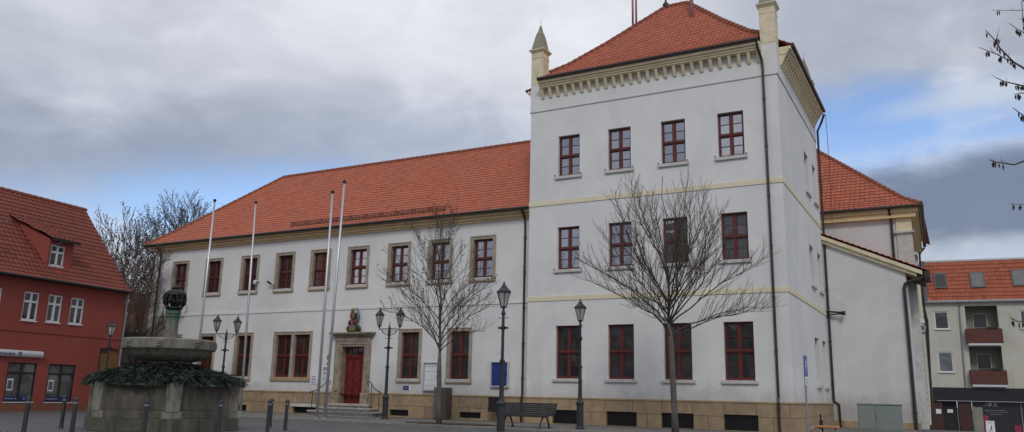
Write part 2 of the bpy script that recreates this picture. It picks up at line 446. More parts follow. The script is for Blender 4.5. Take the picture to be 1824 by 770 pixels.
# ------------------------------------------------------------------ tiled roof sheet
def pwl(prof, s):
    """point at arc length s on profile [(run,z)...]"""
    acc = 0
    for (a, b), (c, d) in zip(prof, prof[1:]):
        L = math.hypot(c - a, d - b)
        if s <= acc + L + 1e-9 or (c, d) == prof[-1]:
            k = (s - acc) / L
            return (a + (c - a) * k, b + (d - b) * k, -(d - b) / L, (c - a) / L)
        acc += L

def tile_sheet(mb, prof, x0, x1, T=None, tw=.21, rh=.28, clips=(), lip=.027, wave=.030, drop=None):
    total = sum(math.hypot(c - a, d - b) for (a, b), (c, d) in zip(prof, prof[1:]))
    rows = max(1, round(total / rh)); rh = total / rows
    nt_ = max(1, round((x1 - x0) / tw)); tw = (x1 - x0) / nt_
    hs = [0.0, .85, 1.0, .35]
    bm = bmesh.new(); uvl = bm.loops.layers.uv.new('UVMap')
    cols = []
    for i in range(nt_):
        for k in range(4): cols.append((x0 + (i + k / 4) * tw, hs[k], i))
    cols.append((x1, 0.0, nt_ - 1))
    rnd = random.Random(3)
    for j in range(rows):
        s0, s1 = j * rh, (j + 1) * rh
        a = pwl(prof, s0); b = pwl(prof, s1)
        lines = [[], [], []]
        for x, h, i in cols:
            jit = 0
            w = wave * h
            lines[0].append(bm.verts.new((x, a[0] + a[2] * (w - .0), a[1] + a[3] * w)))
            lines[1].append(bm.verts.new((x, a[0] + a[2] * (w + lip), a[1] + a[3] * (w + lip))))
            lines[2].append(bm.verts.new((x, b[0] + b[2] * w, b[1] + b[3] * w)))
        for c in range(len(cols) - 1):
            for A, B in ((0, 1), (1, 2)):
                f = bm.faces.new((lines[A][c], lines[A][c + 1], lines[B][c + 1], lines[B][c]))
                for l in f.loops: l[uvl].uv = (cols[c][2] + .5, j + .5)
    for co, no in clips:
        bmesh.ops.bisect_plane(bm, geom=bm.verts[:] + bm.edges[:] + bm.faces[:], dist=1e-5, plane_co=co, plane_no=no, clear_outer=True)
    if drop:
        bmesh.ops.delete(bm, geom=[f for f in bm.faces if drop(f.calc_center_median())], context='FACES')
    old = mb.T; mb.T = T
    mb.add_bm(bm); mb.T = old
    bm.free()

def ridge_tiles(mb, pts, L=.36, r=.11, n=7):
    pts = [Vector(p) for p in pts]
    for a, b in zip(pts, pts[1:]):
        d = b - a; k = max(1, round(d.length / L))
        for i in range(k):
            p = a + d * (i / k); q = a + d * ((i + 1.12) / k)
            mb.tube([p, q], [r * 1.12, r * .88], n)

def along(x, y, z, ang):       # local frame placed at x,y,z with rotation about z
    return Matrix.Translation((x, y, z)) @ Matrix.Rotation(ang, 4, 'Z')

# ------------------------------------------------------------------ ground
def build_ground():
    mb = MB()
    def h(x, y):
        a = min(1, max(0, (x - 11.5) / 3.0)); b = min(1, max(0, (y - 13) / 14.0))
        a = a * a * (3 - 2 * a); b = b * b * (3 - 2 * b)
        return -.05 - 1.25 * a * b
    xs = [-600, -300, -150, -80] + [-50 + 2 * i for i in range(56)] + [80, 150, 300, 600]
    ys = [-600, -300, -150, -80] + [-50 + 2 * i for i in range(66)] + [120, 200, 350, 600]
    idx = [[mb.av((x, y, h(x, y))) for x in xs] for y in ys]
    for j in range(len(ys) - 1):
        for i in range(len(xs) - 1):
            mb.af((idx[j][i], idx[j][i + 1], idx[j + 1][i + 1], idx[j + 1][i]))
    g = mb.build('ground', M['cobbles'], smooth=True); tag(g, 'grey cobbled market square', kind='structure')
    mb = MB(); mb.box(-24.5, 14.75, -5.45, 12, -.3, 0)
    tag(mb.build('pavement', M['slabs']), 'pale slab pavement along the white building', kind='structure')
    mb = MB()
    x = -24.4
    while x < 14.7:
        mb.box(x, x + .97, -5.62, -5.454, -.3, .012 + random.uniform(-.004, .004)); x += .985
    tag(mb.build('kerb', M['kerb'], bevel=.01), 'granite kerb of the pavement', kind='structure')
build_ground()

# ------------------------------------------------------------------ town hall
W, D, YW, XL = 11.13, 10.01, .38, -25.7
ZP, C1, C2, ZS = 1.07, 5.21, 9.51, 14.04
town = thing('town_hall', 'long white two-storey building with red window frames, orange tiled roof and a square corner tower', 'building', (0, 0, 0))

def make_window(w, h, name='window', glass='glass', surround=None, sill='grey', tr=.5, holders=False, seed=0):
    """local: opening x 0..w, z 0..h, wall face y=0, frame set back"""
    rnd = random.Random(seed)
    d = .15
    mb = MB()
    fw = .055
    mb.box(0, fw, d, d + .07, 0, h); mb.box(w - fw, w, d, d + .07, 0, h)
    mb.box(fw, w - fw, d, d + .07, 0, fw + .02); mb.box(fw, w - fw, d, d + .07, h - fw, h)
    zt = h * tr
    mb.box(fw, w - fw, d - .025, d + .068, zt - .055, zt + .055)
    mb.box(fw, w - fw, d - .05, d - .025, zt - .02, zt + .04)
    mb.box(w / 2 - .045, w / 2 + .045, d - .012, d + .066, fw + .02, h - fw)
    s = .035                                      # sashes
    for xa, xb in ((fw, w / 2 - .045), (w / 2 + .045, w - fw)):
        for za, zb in ((fw + .02, zt - .055), (zt + .055, h - fw)):
            mb.box(xa, xa + s, d + .012, d + .062, za, zb); mb.box(xb - s, xb, d + .012, d + .062, za, zb)
            mb.box(xa + s, xb - s, d + .012, d + .062, za, za + s); mb.box(xa + s, xb - s, d + .012, d + .062, zb - s, zb)
            zm = (za + zb) / 2
            mb.box(xa + s, xb - s, d + .018, d + .055, zm - .013, zm + .013)
    fr = mb.build(name, M['red'], local=True)
    g = MB()
    for xa, xb in ((fw, w / 2 - .045), (w / 2 + .045, w - fw)):
        for za, zb in ((fw + .02, zt - .055), (zt + .055, h - fw)):
            zm = (za + zb) / 2
            for z0, z1 in ((za + s, zm), (zm, zb - s)):
                a, b2, c, e = [rnd.uniform(-.0035, .0035) for _ in range(4)]
                y = d + .045
                g.poly([(xa + s, y + a, z0), (xb - s, y + b2, z0), (xb - s, y + b2 + c, z1), (xa + s, y + a + c, z1)])
    # opaque panes: the dark of the room is put into their colour
    p = g.build('pane', M[glass], fr, local=True)
    if sill == 'grey':
        mb = MB(); mb.box(-.13, w + .13, -.09, -.001, -.13, .004); mb.box(.004, w - .004, -.001, d - .002, -.13, .004)
        mb.build('sill', M['grey_sill'], fr, local=True, bevel=.012)
    if surround:
        sw = surround
        mb = MB()
        mb.box(-sw, .005, -.035, .149, -.004, h + sw); mb.box(w - .005, w + sw, -.035, .149, -.004, h + sw); mb.box(.005, w - .005, -.035, .149, h - .005, h + sw)
        mb.box(-sw - .012, -sw + .045, -.06, -.03, 0, h + sw + .012); mb.box(w + sw - .045, w + sw + .012, -.06, -.03, 0, h + sw + .012)
        mb.box(-sw + .045, w + sw - .045, -.06, -.03, h + sw - .045, h + sw + .012)
        mb.build('surround', M['stone'], fr, local=True, bevel=.008)
        mb = MB(); mb.box(-sw - .04, w + sw + .04, -.085, .148, -.19, .004)
        mb.build('sill', M['stone_sill'], fr, local=True, bevel=.015)
    if holders:
        for x in (-.10 if not surround else -.04, w + .10 if not surround else w + .04):
            mb = MB(); mb.tube([(x, 0, .03), (x, -.13, .035)], .012, 5); mb.box(x - .03, x + .03, -.15, -.11, .02, .05)
            mb.build('shutter_catch', M['iron'], fr, local=True)
    return fr

def place(proto, used, parent, loc, rot=0):
    o = proto if not used else copy_tree(proto)
    o.parent = parent; o.location = loc; o.rotation_euler = (0, 0, rot)
    return o

# wing ----------------------------------------------------------
ops_up = []                     # wing upper openings
SW = .155
for a, b in ((-23.98, -22.61), (-21.19, -19.82), (-18.34, -16.97), (-15.72, -14.36), (-13.22, -11.83), (-10.70, -9.34), (-8.12, -6.76), (-5.68, -4.32), (-3.29, -1.92)):
    ops_up.append((a + SW, b - SW, 6.47, 8.30))
ops_lo = []
for a, b in ((-23.9, -22.54), (-21.15, -19.81), (-18.28, -16.92), (-7.21, -5.86), (-4.40, -3.02)):
    ops_lo.append((a + SW, b - SW, 1.81, 4.01))
dbl = [(-15.24, -14.16, 1.81, 4.01), (-13.96, -12.88, 1.81, 4.01)]
door_hole = (-10.66, -9.24, .57, 3.35)
wing = MB()
wing.wall(XL, 0, ZP, 9.3, YW, ops_up + ops_lo + dbl + [(-10.66, -9.24, ZP, 3.35)], .17)
wing.poly([(XL, YW, ZP), (XL, YW, 9.3), (XL, 10.6, 9.3), (XL, 10.6, ZP)])
wing.poly([(XL, 10.6, ZP), (XL, 10.6, 9.3), (0, 10.6, 9.3), (0, 10.6, ZP)])
wing.build('wall', M['plaster'], town)
grw = [(-13.63, -12.16, .03, .34), (-7.52, -6.42, .08, .36), (-3.58, -2.46, .10, .36), (-17.6, -16.95, .03, .34)]
pl = MB()
pl.wall(XL - .05, -.03, -.1, ZP, YW - .05, [(-10.66, -9.24, .57, ZP)] + grw, .25)
pl.poly([(XL - .05, YW - .05, -.1), (XL - .05, YW - .05, ZP), (XL - .05, 10.7, ZP), (XL - .05, 10.7, -.1)])
pl.build('plinth', M['sandstone'], town)
mb = MB(); mb.box(XL - .07, -10.67, YW - .085, YW + .05, ZP - .02, ZP + .045); mb.box(-9.23, -.03, YW - .085, YW + .05, ZP - .02, ZP + .045)
mb.build('plinth_ledge', M['stone_sill'], town)
mb = MB(); mb.box(XL, -.002, YW - .035, YW + .02, 5.21, 5.34); mb.build('string_course', M['plaster_band'], town)

protoU = make_window(1.37 - 2 * SW, 1.83, glass='glass', surround=SW, holders=True, seed=1)
protoUd = make_window(1.37 - 2 * SW, 1.83, glass='glass_low', surround=SW, holders=True, seed=4)
uu = {0: 0, 1: 0}
for i, o_ in enumerate(ops_up):
    k = 1 if i < 4 else 0
    place(protoUd if k else protoU, uu[k], town, (o_[0], YW, o_[2])); uu[k] = 1
protoL = make_window(1.35 - 2 * SW, 2.2, glass='glass_low', surround=SW, seed=2)
for i, o_ in enumerate(ops_lo): place(protoL, i, town, (o_[0], YW, o_[2]))
# double window
fr = None
for i, o_ in enumerate(dbl):
    pw = make_window(1.08, 2.2, glass='glass_low', sill=None, seed=5 + i)
    pw.parent = town; pw.location = (o_[0], YW, o_[2])
    if i == 0: fr = pw
mb = MB(T=Matrix.Translation((0, YW, 1.81)))
w0, w1 = -15.24, -12.88
for a, b in ((w0 - SW, w0 + .005), (-14.165, -13.955), (w1 - .005, w1 + SW)): mb.box(a, b, -.035, .149, -.004, 2.2 + (SW if a != -14.165 else -.006))
mb.box(w0 + .005, w1 - .005, -.035, .149, 2.195, 2.2 + SW); mb.box(w0 - SW, w1 + SW, -.06, -.03, 2.2 + SW - .045, 2.2 + SW + .012)
mb.box(w0 - SW - .012, w0 - SW + .045, -.06, -.03, 0, 2.31); mb.box(w1 + SW - .045, w1 + SW + .012, -.06, -.03, 0, 2.31)
mb.build('window_surround', M['stone'], town, bevel=.008)
mb = MB(); mb.box(w0 - SW - .04, w1 + SW + .04, YW - .085, YW + .148, 1.62, 1.814); mb.build('window_sill', M['stone_sill'], town, bevel=.015)

# cellar gratings
def grating(mb, x0, x1, y, z0, z1, rows=4):
    mb.box(x0, x1, y + .16, y + .2, z0, z1)
    k = max(4, int((x1 - x0) / .09))
    for i in range(k + 1):
        x = x0 + (x1 - x0) * i / k; mb.box(x - .006, x + .006, y + .03, y + .045, z0, z1)
    for i in range(rows + 1):
        z = z0 + (z1 - z0) * i / rows; mb.box(x0, x1, y + .046, y + .056, z - .006, z + .006)
for g in grw:
    mb = MB(); grating(mb, g[0] + .002, g[1] - .002, YW - .05, g[2] + .002, g[3] - .002, 3); mb.build('cellar_grating', M['iron'], town)
mb = MB(); mb.box(-13.72, -12.07, YW - .16, YW - .052, .345, .50); mb.build('grating_lintel', M['grey_sill'], town)

# wing cornice, gutter, roof
mb = MB()
EX = XL
for z0, z1, pr in ((9.10, 9.20, .10), (9.20, 9.34, .20), (9.34, 9.50, .36)):
    mb.box(EX - pr, 0, YW - pr, YW + .05, z0, z1)
    mb.box(EX - pr, EX + .05, YW + .052, 10.6, z0, z1)
mb.build('cornice', M['ochre_cornice'], town, bevel=.02)
profW = [(0, 9.52), (1.1, 10.42), (5.49, 14.55)]
ex, ey = XL - .5, YW - .45
gx = MB()
gx.tube([(ex - .05, ey - .05, 9.50), (0, ey - .05, 9.50)], .075, 8); gx.tube([(ex - .05, ey - .05, 9.50), (ex - .05, 11, 9.50)], .075, 8)
gx.build('gutter', M['copper'], town)
rf = MB()
Tf = Matrix.Translation((0, ey, 0))
s2 = math.sqrt(.5)
tile_sheet(rf, profW, ex, 0.0, Tf, clips=[(Vector((ex, 0, 0)), Vector((-s2, s2, 0)))])
depW = 2 * 5.49
Tb = Matrix.Translation((0, ey + depW, 0)) @ Matrix.Rotation(PI, 4, 'Z')
tile_sheet(rf, profW, 0.0, -ex, Tb, clips=[(Vector((-ex, 0, 0)), Vector((s2, s2, 0)))])
Tl = Matrix.Translation((ex, ey + depW, 0)) @ Matrix.Rotation(-PI / 2, 4, 'Z')
tile_sheet(rf, profW, 0, depW, Tl, clips=[(Vector((0, 0, 0)), Vector((-s2, s2, 0))), (Vector((depW, 0, 0)), Vector((s2, s2, 0)))])
roofW = rf.build('roof', M['tile'], town)
rt = MB()
ridge_tiles(rt, [(ex + 5.49, ey + 5.49, 14.58), (0, ey + 5.49, 14.58)])
ridge_tiles(rt, [(ex, ey, 9.56), (ex + 1.1, ey + 1.1, 10.46), (ex + 5.49, ey + 5.49, 14.58)])
ridge_tiles(rt, [(ex, ey + depW, 9.56), (ex + 1.1, ey + depW - 1.1, 10.46), (ex + 5.49, ey + 5.49, 14.58)])
rt.build('ridge_tile_row', M['ridge'], town)
# snow guard
mb = MB()
for x0 in [-14.8 + i * .72 for i in range(14)]:
    pass
for k in range(4):
    z = 9.86 + k * .075
    mb.tube([(-14.8, ey + .34 + k * .012, z), (-4.77, ey + .34 + k * .012, z)], .015, 4)
x = -14.8
while x <= -4.76:
    mb.tube([(x, ey + .34, 9.82), (x, ey + .38, 10.10)], .010, 4); x += .25
for i in range(11):
    x = -14.8 + i * 1.003
    mb.tube([(x, ey + .33, 9.70), (x, ey + .38, 10.14)], .014, 5); mb.tube([(x, ey + .38, 10.1), (x, ey + .7, 10.10)], .018, 5)
mb.build('snow_guard', M['iron'], town)

# tower ----------------------------------------------------------
TX = [(1.43, 2.48), (3.84, 4.89), (6.25, 7.30), (8.66, 9.72)]
holesT = []
for a, b in TX: holesT += [(a, b, 10.79, 12.69), (a, b, 6.55, 8.46), (a - .04, b + .05, 1.88, 4.12)]
tw = MB()
tw.wall(0, W, ZP, 15.4, 0, holesT, .2)
Ts = Matrix.Translation((W, 0, 0)) @ Matrix.Rotation(PI / 2, 4, 'Z')
tw.T = Ts
SY = [(5.8, 6.95), (8.12, 9.22)]
holesS = []
for a, b in SY: holesS += [(a, b, 10.55, 12.42), (a, b, 6.25, 8.06), (a, b, 1.85, 3.92)]
tw.wall(0, D, ZP, 15.4, 0, holesS, .28)
tw.T = None
tw.poly([(0, 0, 0), (0, 0, 15.4), (0, D, 15.4), (0, D, 0)]); tw.poly([(0, D, 0), (0, D, 15.4), (W, D, 15.4), (W, D, 0)])
tw.build('tower_wall', M['plaster'], town)
# slightly proud upper zone ; its shadow line is put in as a thin grey strip
mb = MB()
mb.box(-.02, W + .02, -.035, 0.0, ZS - .03, ZS + .015); mb.box(W, W + .035, -.035, D, ZS - .03, ZS + .015); mb.box(-.035, 0, -.035, D, ZS - .03, ZS + .015)
mb.build('shadow_line', M['grey_sill'], town)
mb = MB()
mb.box(-.018, W + .018, -.018, -.001, ZS + .015, 15.39); mb.box(W + .001, W + .018, -.001, D, ZS + .015, 15.39); mb.box(-.018, -.001, 0, D, ZS + .015, 15.39)
mb.build('upper_wall_zone', M['plaster'], town)
for z in (C1, C2):
    mb = MB(); mb.box(-.03, W + .03, -.03, 0, z, z + .2); mb.box(W, W + .03, 0, D, z, z + .2)
    if z == C2: mb.box(-.03, 0, 0, D, z, z + .2)
    mb.build('string_course', M['band'], town)
pt = MB()
grt = [(1.29, 2.43, .03, .59), (3.74, 5.04, .03, .59), (6.07, 7.36, .03, .60), (8.54, 9.82, .03, .61)]
pt.wall(-.05, W + .05, -.1, ZP, -.05, grt, .25)
pt.T = Matrix.Translation((W + .05, 0, 0)) @ Matrix.Rotation(PI / 2, 4, 'Z')
pt.wall(-.05, D + .05, -.1, ZP, 0, [(5.6, 6.2, .3, .62)], .25)
pt.T = None
pt.poly([(-.05, -.05, -.1), (-.05, -.05, ZP), (-.05, .34, ZP), (-.05, .34, -.1)])
pt.build('plinth', M['sandstone'], town)
mb = MB(); mb.box(-.07, W + .07, -.08, -.001, ZP - .02, ZP + .04); mb.box(W + .001, W + .08, 0, D + .05, ZP - .02, ZP + .04)
mb.build('plinth_ledge', M['stone_sill'], town)
for g in grt:
    mb = MB(); grating(mb, g[0] + .002, g[1] - .002, -.05, g[2] + .002, g[3] - .002, 6); mb.build('cellar_grating', M['iron'], town)
mb = MB(T=Ts); grating(mb, 5.602, 6.198, -.05, .302, .618, 3); mb.build('cellar_grating', M['iron'], town)

pTu = make_window(1.05, 1.90, seed=11, holders=True); pTm = make_window(1.05, 1.91, seed=12, holders=True); pTl = make_window(1.14, 2.24, glass='glass_low', seed=13)
pTd = make_window(1.05, 1.91, glass='glass_low', seed=14, holders=True)
used = set()
def put(p, loc, rot=0):
    place(p, id(p) in used, town, loc, rot); used.add(id(p))
for i, (a, b) in enumerate(TX):
    put(pTu, (a, 0, 10.79)); put(pTd if i == 3 else pTm, (a, 0, 6.55)); put(pTl, (a - .04, 0, 1.88))
for a, b in SY:
    for z, hh in ((10.55, 1.87), (6.25, 1.81), (1.85, 2.07)):
        p = make_window(b - a, hh, glass='glass_low', sill=None, seed=int(z * 3)); p.parent = town; p.location = (W - .125, a, z); p.rotation_euler = (0, 0, PI / 2)
        mb = MB(); mb.box(-.08, b - a + .08, -.215, -.126, -.13, .004); mb.box(.004, b - a - .004, -.126, .14, -.13, .004); mb.build('sill', M['grey_sill'], p, local=True, bevel=.01)

# tower cornice with corbels between the corner piers
PW = .66                       # pier width
def cornice_side(mb, mc, T, length):
    mb.T = T
    a, b = PW, length - PW
    for z0, z1, pr in ((15.06, 15.14, .34), (15.14, 15.24, .40), (15.24, 15.38, .50)):
        mb.box(a - .1, b + .1, -pr, -.02, z0, z1)
    n = round((b - a) / .385)
    for i in range(n + 1):
        x = a + (b - a) * i / n
        if mc is None: break
        mc = MB(T)
        mc.frustum([(x - .055, -.09, 14.62), (x + .055, -.09, 14.62), (x + .055, -.019, 14.62), (x - .055, -.019, 14.62)],
                   [(x - .065, -.30, 15.058), (x + .065, -.30, 15.058), (x + .065, -.019, 15.058), (x - .065, -.019, 15.058)])
        mc.build('corbel', M['cream'], town)
    mb.T = None
mb = MB(); mc = MB()
sides = [(Matrix.Identity(4), W), (Ts, D), (Matrix.Translation((0, D, 0)) @ Matrix.Rotation(-PI / 2, 4, 'Z'), D), (Matrix.Translation((W, D, 0)) @ Matrix.Rotation(PI, 4, 'Z'), W)]
for i, (T, L) in enumerate(sides): cornice_side(mb, mc if i < 3 else None, T, L)
mb.build('tower_cornice', M['cream'], town, bevel=.015)
gx = MB()
for T, L in sides:
    gx.T = T; gx.tube([(PW - .08, -.56, 15.42), (L - PW + .08, -.56, 15.42)], .08, 8); gx.T = None
gx.build('tower_gutter', M['copper'], town)
profT = [(0, 15.45), (.9, 15.95), (1.8, 16.66), (3.2, 18.06), (5.51, 20.55)]
ov = .5
rf = MB()
for T, L in sides:
    tile_sheet(rf, profT, -ov, L + ov, T @ Matrix.Translation((0, -ov, 0)), clips=[(Vector((-ov, 0, 0)), Vector((-s2, s2, 0))), (Vector((L + ov, 0, 0)), Vector((s2, s2, 0))), ] , rh=.27, drop=lambda c, L=L: c.y < ov + PW - .02 and (c.x < PW - .03 or c.x > L - PW + .03) and (c.y < ov + .02 or c.x < -.0 or c.x > L or c.y < ov + PW - .06))
# cut the roof around the corner piers
rf.build('tower_roof', M['tile'], town)
rt = MB()
for cx, cy, sx, sy in ((-ov, -ov, 1, 1), (W + ov, -ov, -1, 1), (-ov, D + ov, 1, -1), (W + ov, D + ov, -1, -1)):
    ridge_tiles(rt, [(cx + sx * r, cy + sy * r, z + .03) for r, z in [(1.15, 16.15)] + profT[2:]])
ridge_tiles(rt, [(-ov + 5.51, D / 2, 20.58), (W + ov - 5.51, D / 2, 20.58)])
rt.build('tower_ridge_tiles', M['ridge'], town)
mb = MB(); mb.lathe([(.16, 20.5), (.17, 20.72), (.1, 20.8), (.05, 20.9), (.02, 21.5)], 10, (-ov + 5.51, D / 2)); mb.build('finial', M['copper'], town)
# pinnacles on the four corners
def pinnacle(cx, cy, w, d_):
    mb = MB()
    x0, x1, y0, y1 = cx, cx + w, cy, cy + d_
    mb.box(x0, x1, y0, y1, 15.40, 17.0)
    p = mb.build('pinnacle', M['pinnacle'], town, bevel=.012)
    mb = MB(); mb.box(x0 - .012, x1 + .012, y0 - .012, y1 + .012, 16.72, 16.76)
    def rect(e, z): return [(x0 - e, y0 - e, z), (x1 + e, y0 - e, z), (x1 + e, y1 + e, z), (x0 - e, y1 + e, z)]
    mb.frustum(rect(.002, 17.0), rect(.10, 17.12)); mb.frustum(rect(.10, 17.121), rect(.10, 17.17)); 
    mb.build('pinnacle_cap', M['pinnacle'], p)
    mx, my = (x0 + x1) / 2, (y0 + y1) / 2
    def sq(r, z): return [(mx - r, my - r, z), (mx + r, my - r, z), (mx + r, my + r, z), (mx - r, my + r, z)]
    mb = MB(); h = w / 2
    mb.frustum(sq(h + .01, 17.171), sq(h * .62, 17.85)); mb.frustum(sq(h * .62, 17.851), sq(h * .40, 18.12)); mb.frustum(sq(h * .34, 18.121), sq(.03, 18.5))
    mb.tube([(mx, my, 18.4), (mx, my, 18.85)], .008, 4)
    mb.build('pinnacle_spire', M['spire'], p)
for cx, cy in ((-.018, -.018), (W - PW + .06, -.018), (-.018, D - PW), (W - PW + .06, D - PW)): pinnacle(cx, cy, PW - .04, PW - .04)

# vent pipes on the tower roof
def vent(x, y, z, r, h):
    mb = MB(); mb.tube([(x, y, z - .25), (x, y, z + h)], r, 10); p = mb.build('vent_pipe', M['rust'], town, smooth=True)
    mb = MB(); mb.frustum([(x - .25, y - .28, z - .30), (x + .25, y - .28, z - .30), (x + .22, y + .2, z + .12), (x - .22, y + .2, z + .12)],
                          [(x - r - .03, y - .1, z + .1), (x + r + .03, y - .1, z + .1), (x + r + .03, y + .12, z + .2), (x - r - .03, y + .12, z + .2)])
    mb.build('flashing', M['zinc'], p)
vent(3.62, 3.95, 19.25, .055, 2.6); vent(3.86, 3.78, 19.05, .055, 2.6); vent(6.72, 3.6, 18.8, .10, 2.6)

# downpipes
def pipe(pts, r, name='downpipe', parent=town, brackets=()):
    mb = MB(); mb.tube(pts, r, 8)
    for (x, y, z) in brackets: mb.tube([(x, y, z - .03), (x, y, z + .03)], r * 1.35, 8)
    return mb.build(name, M['copper'], parent, smooth=False)
pipe([(10.48, -.52, 15.36), (10.50, -.42, 15.1), (10.58, -.14, 14.7), (10.60, -.10, 14.4), (10.60, -.10, 1.25), (10.60, -.16, 1.1), (10.60, -.16, 0)], .05, brackets=[(10.60, -.10, z) for z in (13, 11, 9, 7, 5, 3)] + [(10.6, -.16, .9)])
pipe([(-.36, -.05, 9.42), (-.36, YW - .12, 9.05), (-.34, YW - .1, 8.9), (-.34, YW - .1, 1.2), (-.34, YW - .17, 1.08), (-.34, YW - .17, 0)], .055, brackets=[(-.34, YW - .1, z) for z in (8.2, 6.6, 5, 3.4, 1.9)])
pipe([(-25.15, ey, 9.42), (-25.1, YW - .12, 9.1), (-25.08, YW - .1, 8.8), (-25.08, YW - .1, 0)], .06, brackets=[(-25.08, YW - .1, z) for z in (8, 6, 4)])
pipe([(W + .52, D - .3, 15.36), (W + .3, D + .02, 15.0), (W + .12, D - .04, 14.6), (W + .10, D - .04, 1.3), (W + .10, D - .02, 1.2), (W + .32, D + .0 - .06, 1.06), (W + .34, D - .06, 0)], .055, brackets=[(W + .1, D - .04, z) for z in (12, 9.2, 6.5, 4, 2)])
mb = MB(); mb.tube([(W + .55, D - .02, 15.4), (W + .58, D + .0, 13.0), (W + .5, D + .3, 9.9)], .012, 4); mb.build('lightning_cable', M['iron'], town)

# entrance ---------------------------------------------------------
dz0, dz1 = .575, 2.78
mb = MB()
dx0, dx1 = -10.66, -9.24
yd = YW + .30
mb.box(dx0, dx1, yd, yd + .05, dz0, dz1)
cw = (dx1 - dx0) / 3
for i in range(3):
    for z0, z1 in ((dz0 + .10, dz0 + .72), (dz0 + .80, dz0 + 1.28), (dz0 + 1.36, dz1 - .08)):
        a, b = dx0 + i * cw + .05, dx0 + (i + 1) * cw - .05
        e = .035
        mb.box(a, b, yd - .02, yd - .001, z0, z0 + e); mb.box(a, b, yd - .02, yd - .001, z1 - e, z1)
        mb.box(a, a + e, yd - .02, yd - .001, z0 + e, z1 - e); mb.box(b - e, b, yd - .02, yd - .001, z0 + e, z1 - e)
        mb.frustum([(a + .1, yd - .001, z0 + .1), (a + .1, yd - .001, z1 - .1), (b - .1, yd - .001, z1 - .1), (b - .1, yd - .001, z0 + .1)],
                   [(a + .14, yd - .022, z0 + .14), (a + .14, yd - .022, z1 - .14), (b - .14, yd - .022, z1 - .14), (b - .14, yd - .022, z0 + .14)])
for x in (dx0 + cw, dx0 + 2 * cw): mb.box(x - .03, x + .03, yd - .035, yd - .021, dz0, dz1)
door = mb.build('door', M['door_red'], town)
mb = MB(); mb.tube([(dx0 + 1.5 * cw - .08, yd - .07, 1.62), (dx0 + 1.5 * cw + .08, yd - .07, 1.62)], .015, 6); mb.tube([(dx0 + 1.5 * cw, yd, 1.62), (dx0 + 1.5 * cw, yd - .07, 1.62)], .015, 6); mb.build('handle', M['iron'], door)
mb = MB()
mb.box(dx0, dx1, yd - .06, yd + .05, dz1, dz1 + .16)
for i in range(14):
    x = dx0 + .05 + i * (dx1 - dx0 - .1) / 13; mb.box(x - .02, x + .02, yd - .085, yd - .061, dz1 + .05, dz1 + .12)
for x in (dx0, dx1 - .05): mb.box(x, x + .05, yd, yd + .05, dz1 + .16, 3.35)
for i in range(1, 4): x = dx0 + i * (dx1 - dx0) / 4; mb.box(x - .018, x + .018, yd, yd + .05, dz1 + .16, 3.35)
mb.box(dx0 + .05, dx1 - .05, yd, yd + .05, 3.30, 3.35)
trn = mb.build('transom', M['door_red'], town)
mb = MB(); mb.poly([(dx0, yd + .03, dz1 + .16), (dx1, yd + .03, dz1 + .16), (dx1, yd + .03, 3.35), (dx0, yd + .03, 3.35)]); mb.build('pane', M['glass_white'], trn)
mb = MB()
for a, b in ((-11.10, dx0 + .005), (dx1 - .005, -8.86)):
    mb.box(a, b, YW - .10, YW + .299, .573, 3.343)
    mb.box(a + .10, b - .10, YW - .135, YW - .101, 1.15, 3.45)
    mb.box(a - .04, b + (.0 if b < -10 else .04), YW - .16, YW - .102, .571, 1.10)
mb.box(-11.10, -8.86, YW - .10, YW + .299, 3.344, 3.60)
mb.box(-11.0, -8.96, YW - .135, YW - .101, 3.451, 3.52)
mb.box(-11.06, -8.90, YW - .12, YW + .02, 3.601, 3.83)
for i in range(9):
    mb.ball((-10.85 + i * .22, YW - .12, 3.71), .075, 8, (1, .5, .8))
for z0, z1, pr in ((3.831, 3.90, .20), (3.90, 3.97, .28), (3.97, 4.05, .36)):
    mb.box(-11.10 - pr + .12, -8.86 + pr - .12, YW - pr, YW + .02, z0, z1)
mb.build('door_surround', M['door_stone'], town, bevel=.02)
# steps: three-sided stack
mb = MB(); mb.box(-11.05, -8.55, -.02, YW - .052, .46, .572); mb.box(-11.85, -7.85, -.62, YW - .053, .145, .225)
mb.box(-11.45, -8.2, -.32, YW - .053, .31, .39)
st = mb.build('steps', M['steps'], town, bevel=.012)
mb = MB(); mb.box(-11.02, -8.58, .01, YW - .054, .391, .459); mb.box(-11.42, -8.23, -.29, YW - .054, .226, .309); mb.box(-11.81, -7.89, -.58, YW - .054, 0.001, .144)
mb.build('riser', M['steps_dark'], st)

# ------------------------------------------------------------------ wall-mounted things by the entrance
def handrail(pts, posts, label):
    t = thing('handrail', label, 'handrail', pts[0], group='handrails of the entrance steps')
    mb = MB(); mb.tube(pts, .022, 6); mb.build('rail', M['iron'], t, smooth=True)
    for x, y, z0, z1 in posts:
        mb = MB(); mb.tube([(x, y, z0), (x, y, z1)], .018, 6); mb.build('post', M['iron'], t)
def curl(cx, cz, s):
    return [(cx + s * .09 * math.cos(a), -.1, cz - .09 + .09 * math.sin(a)) for a in [R(q) for q in (-50, -10, 30, 60, 90)]]
handrail(curl(-11.0, 1.62, 1) + [(-11.2, -.1, 1.56), (-11.5, -.1, 1.32), (-11.8, -.1, 1.18), (-12.12, -.1, 1.10), (-12.2, -.1, 1.05)], [(-12.03, -.1, .01, 1.12), (-11.15, -.1, .39, 1.56)], 'left black iron handrail with scrolled end beside the plaques')
handrail(curl(-8.5, 1.64, -1) + [(-8.34, -.1, 1.56), (-8.22, -.1, 1.36), (-8.02, -.1, 1.22), (-7.80, -.1, 1.16), (-7.72, -.1, 1.10)], [(-7.86, -.1, .01, 1.17), (-8.34, -.1, .39, 1.5)], 'right black iron handrail with scrolled end below the double street lamp')

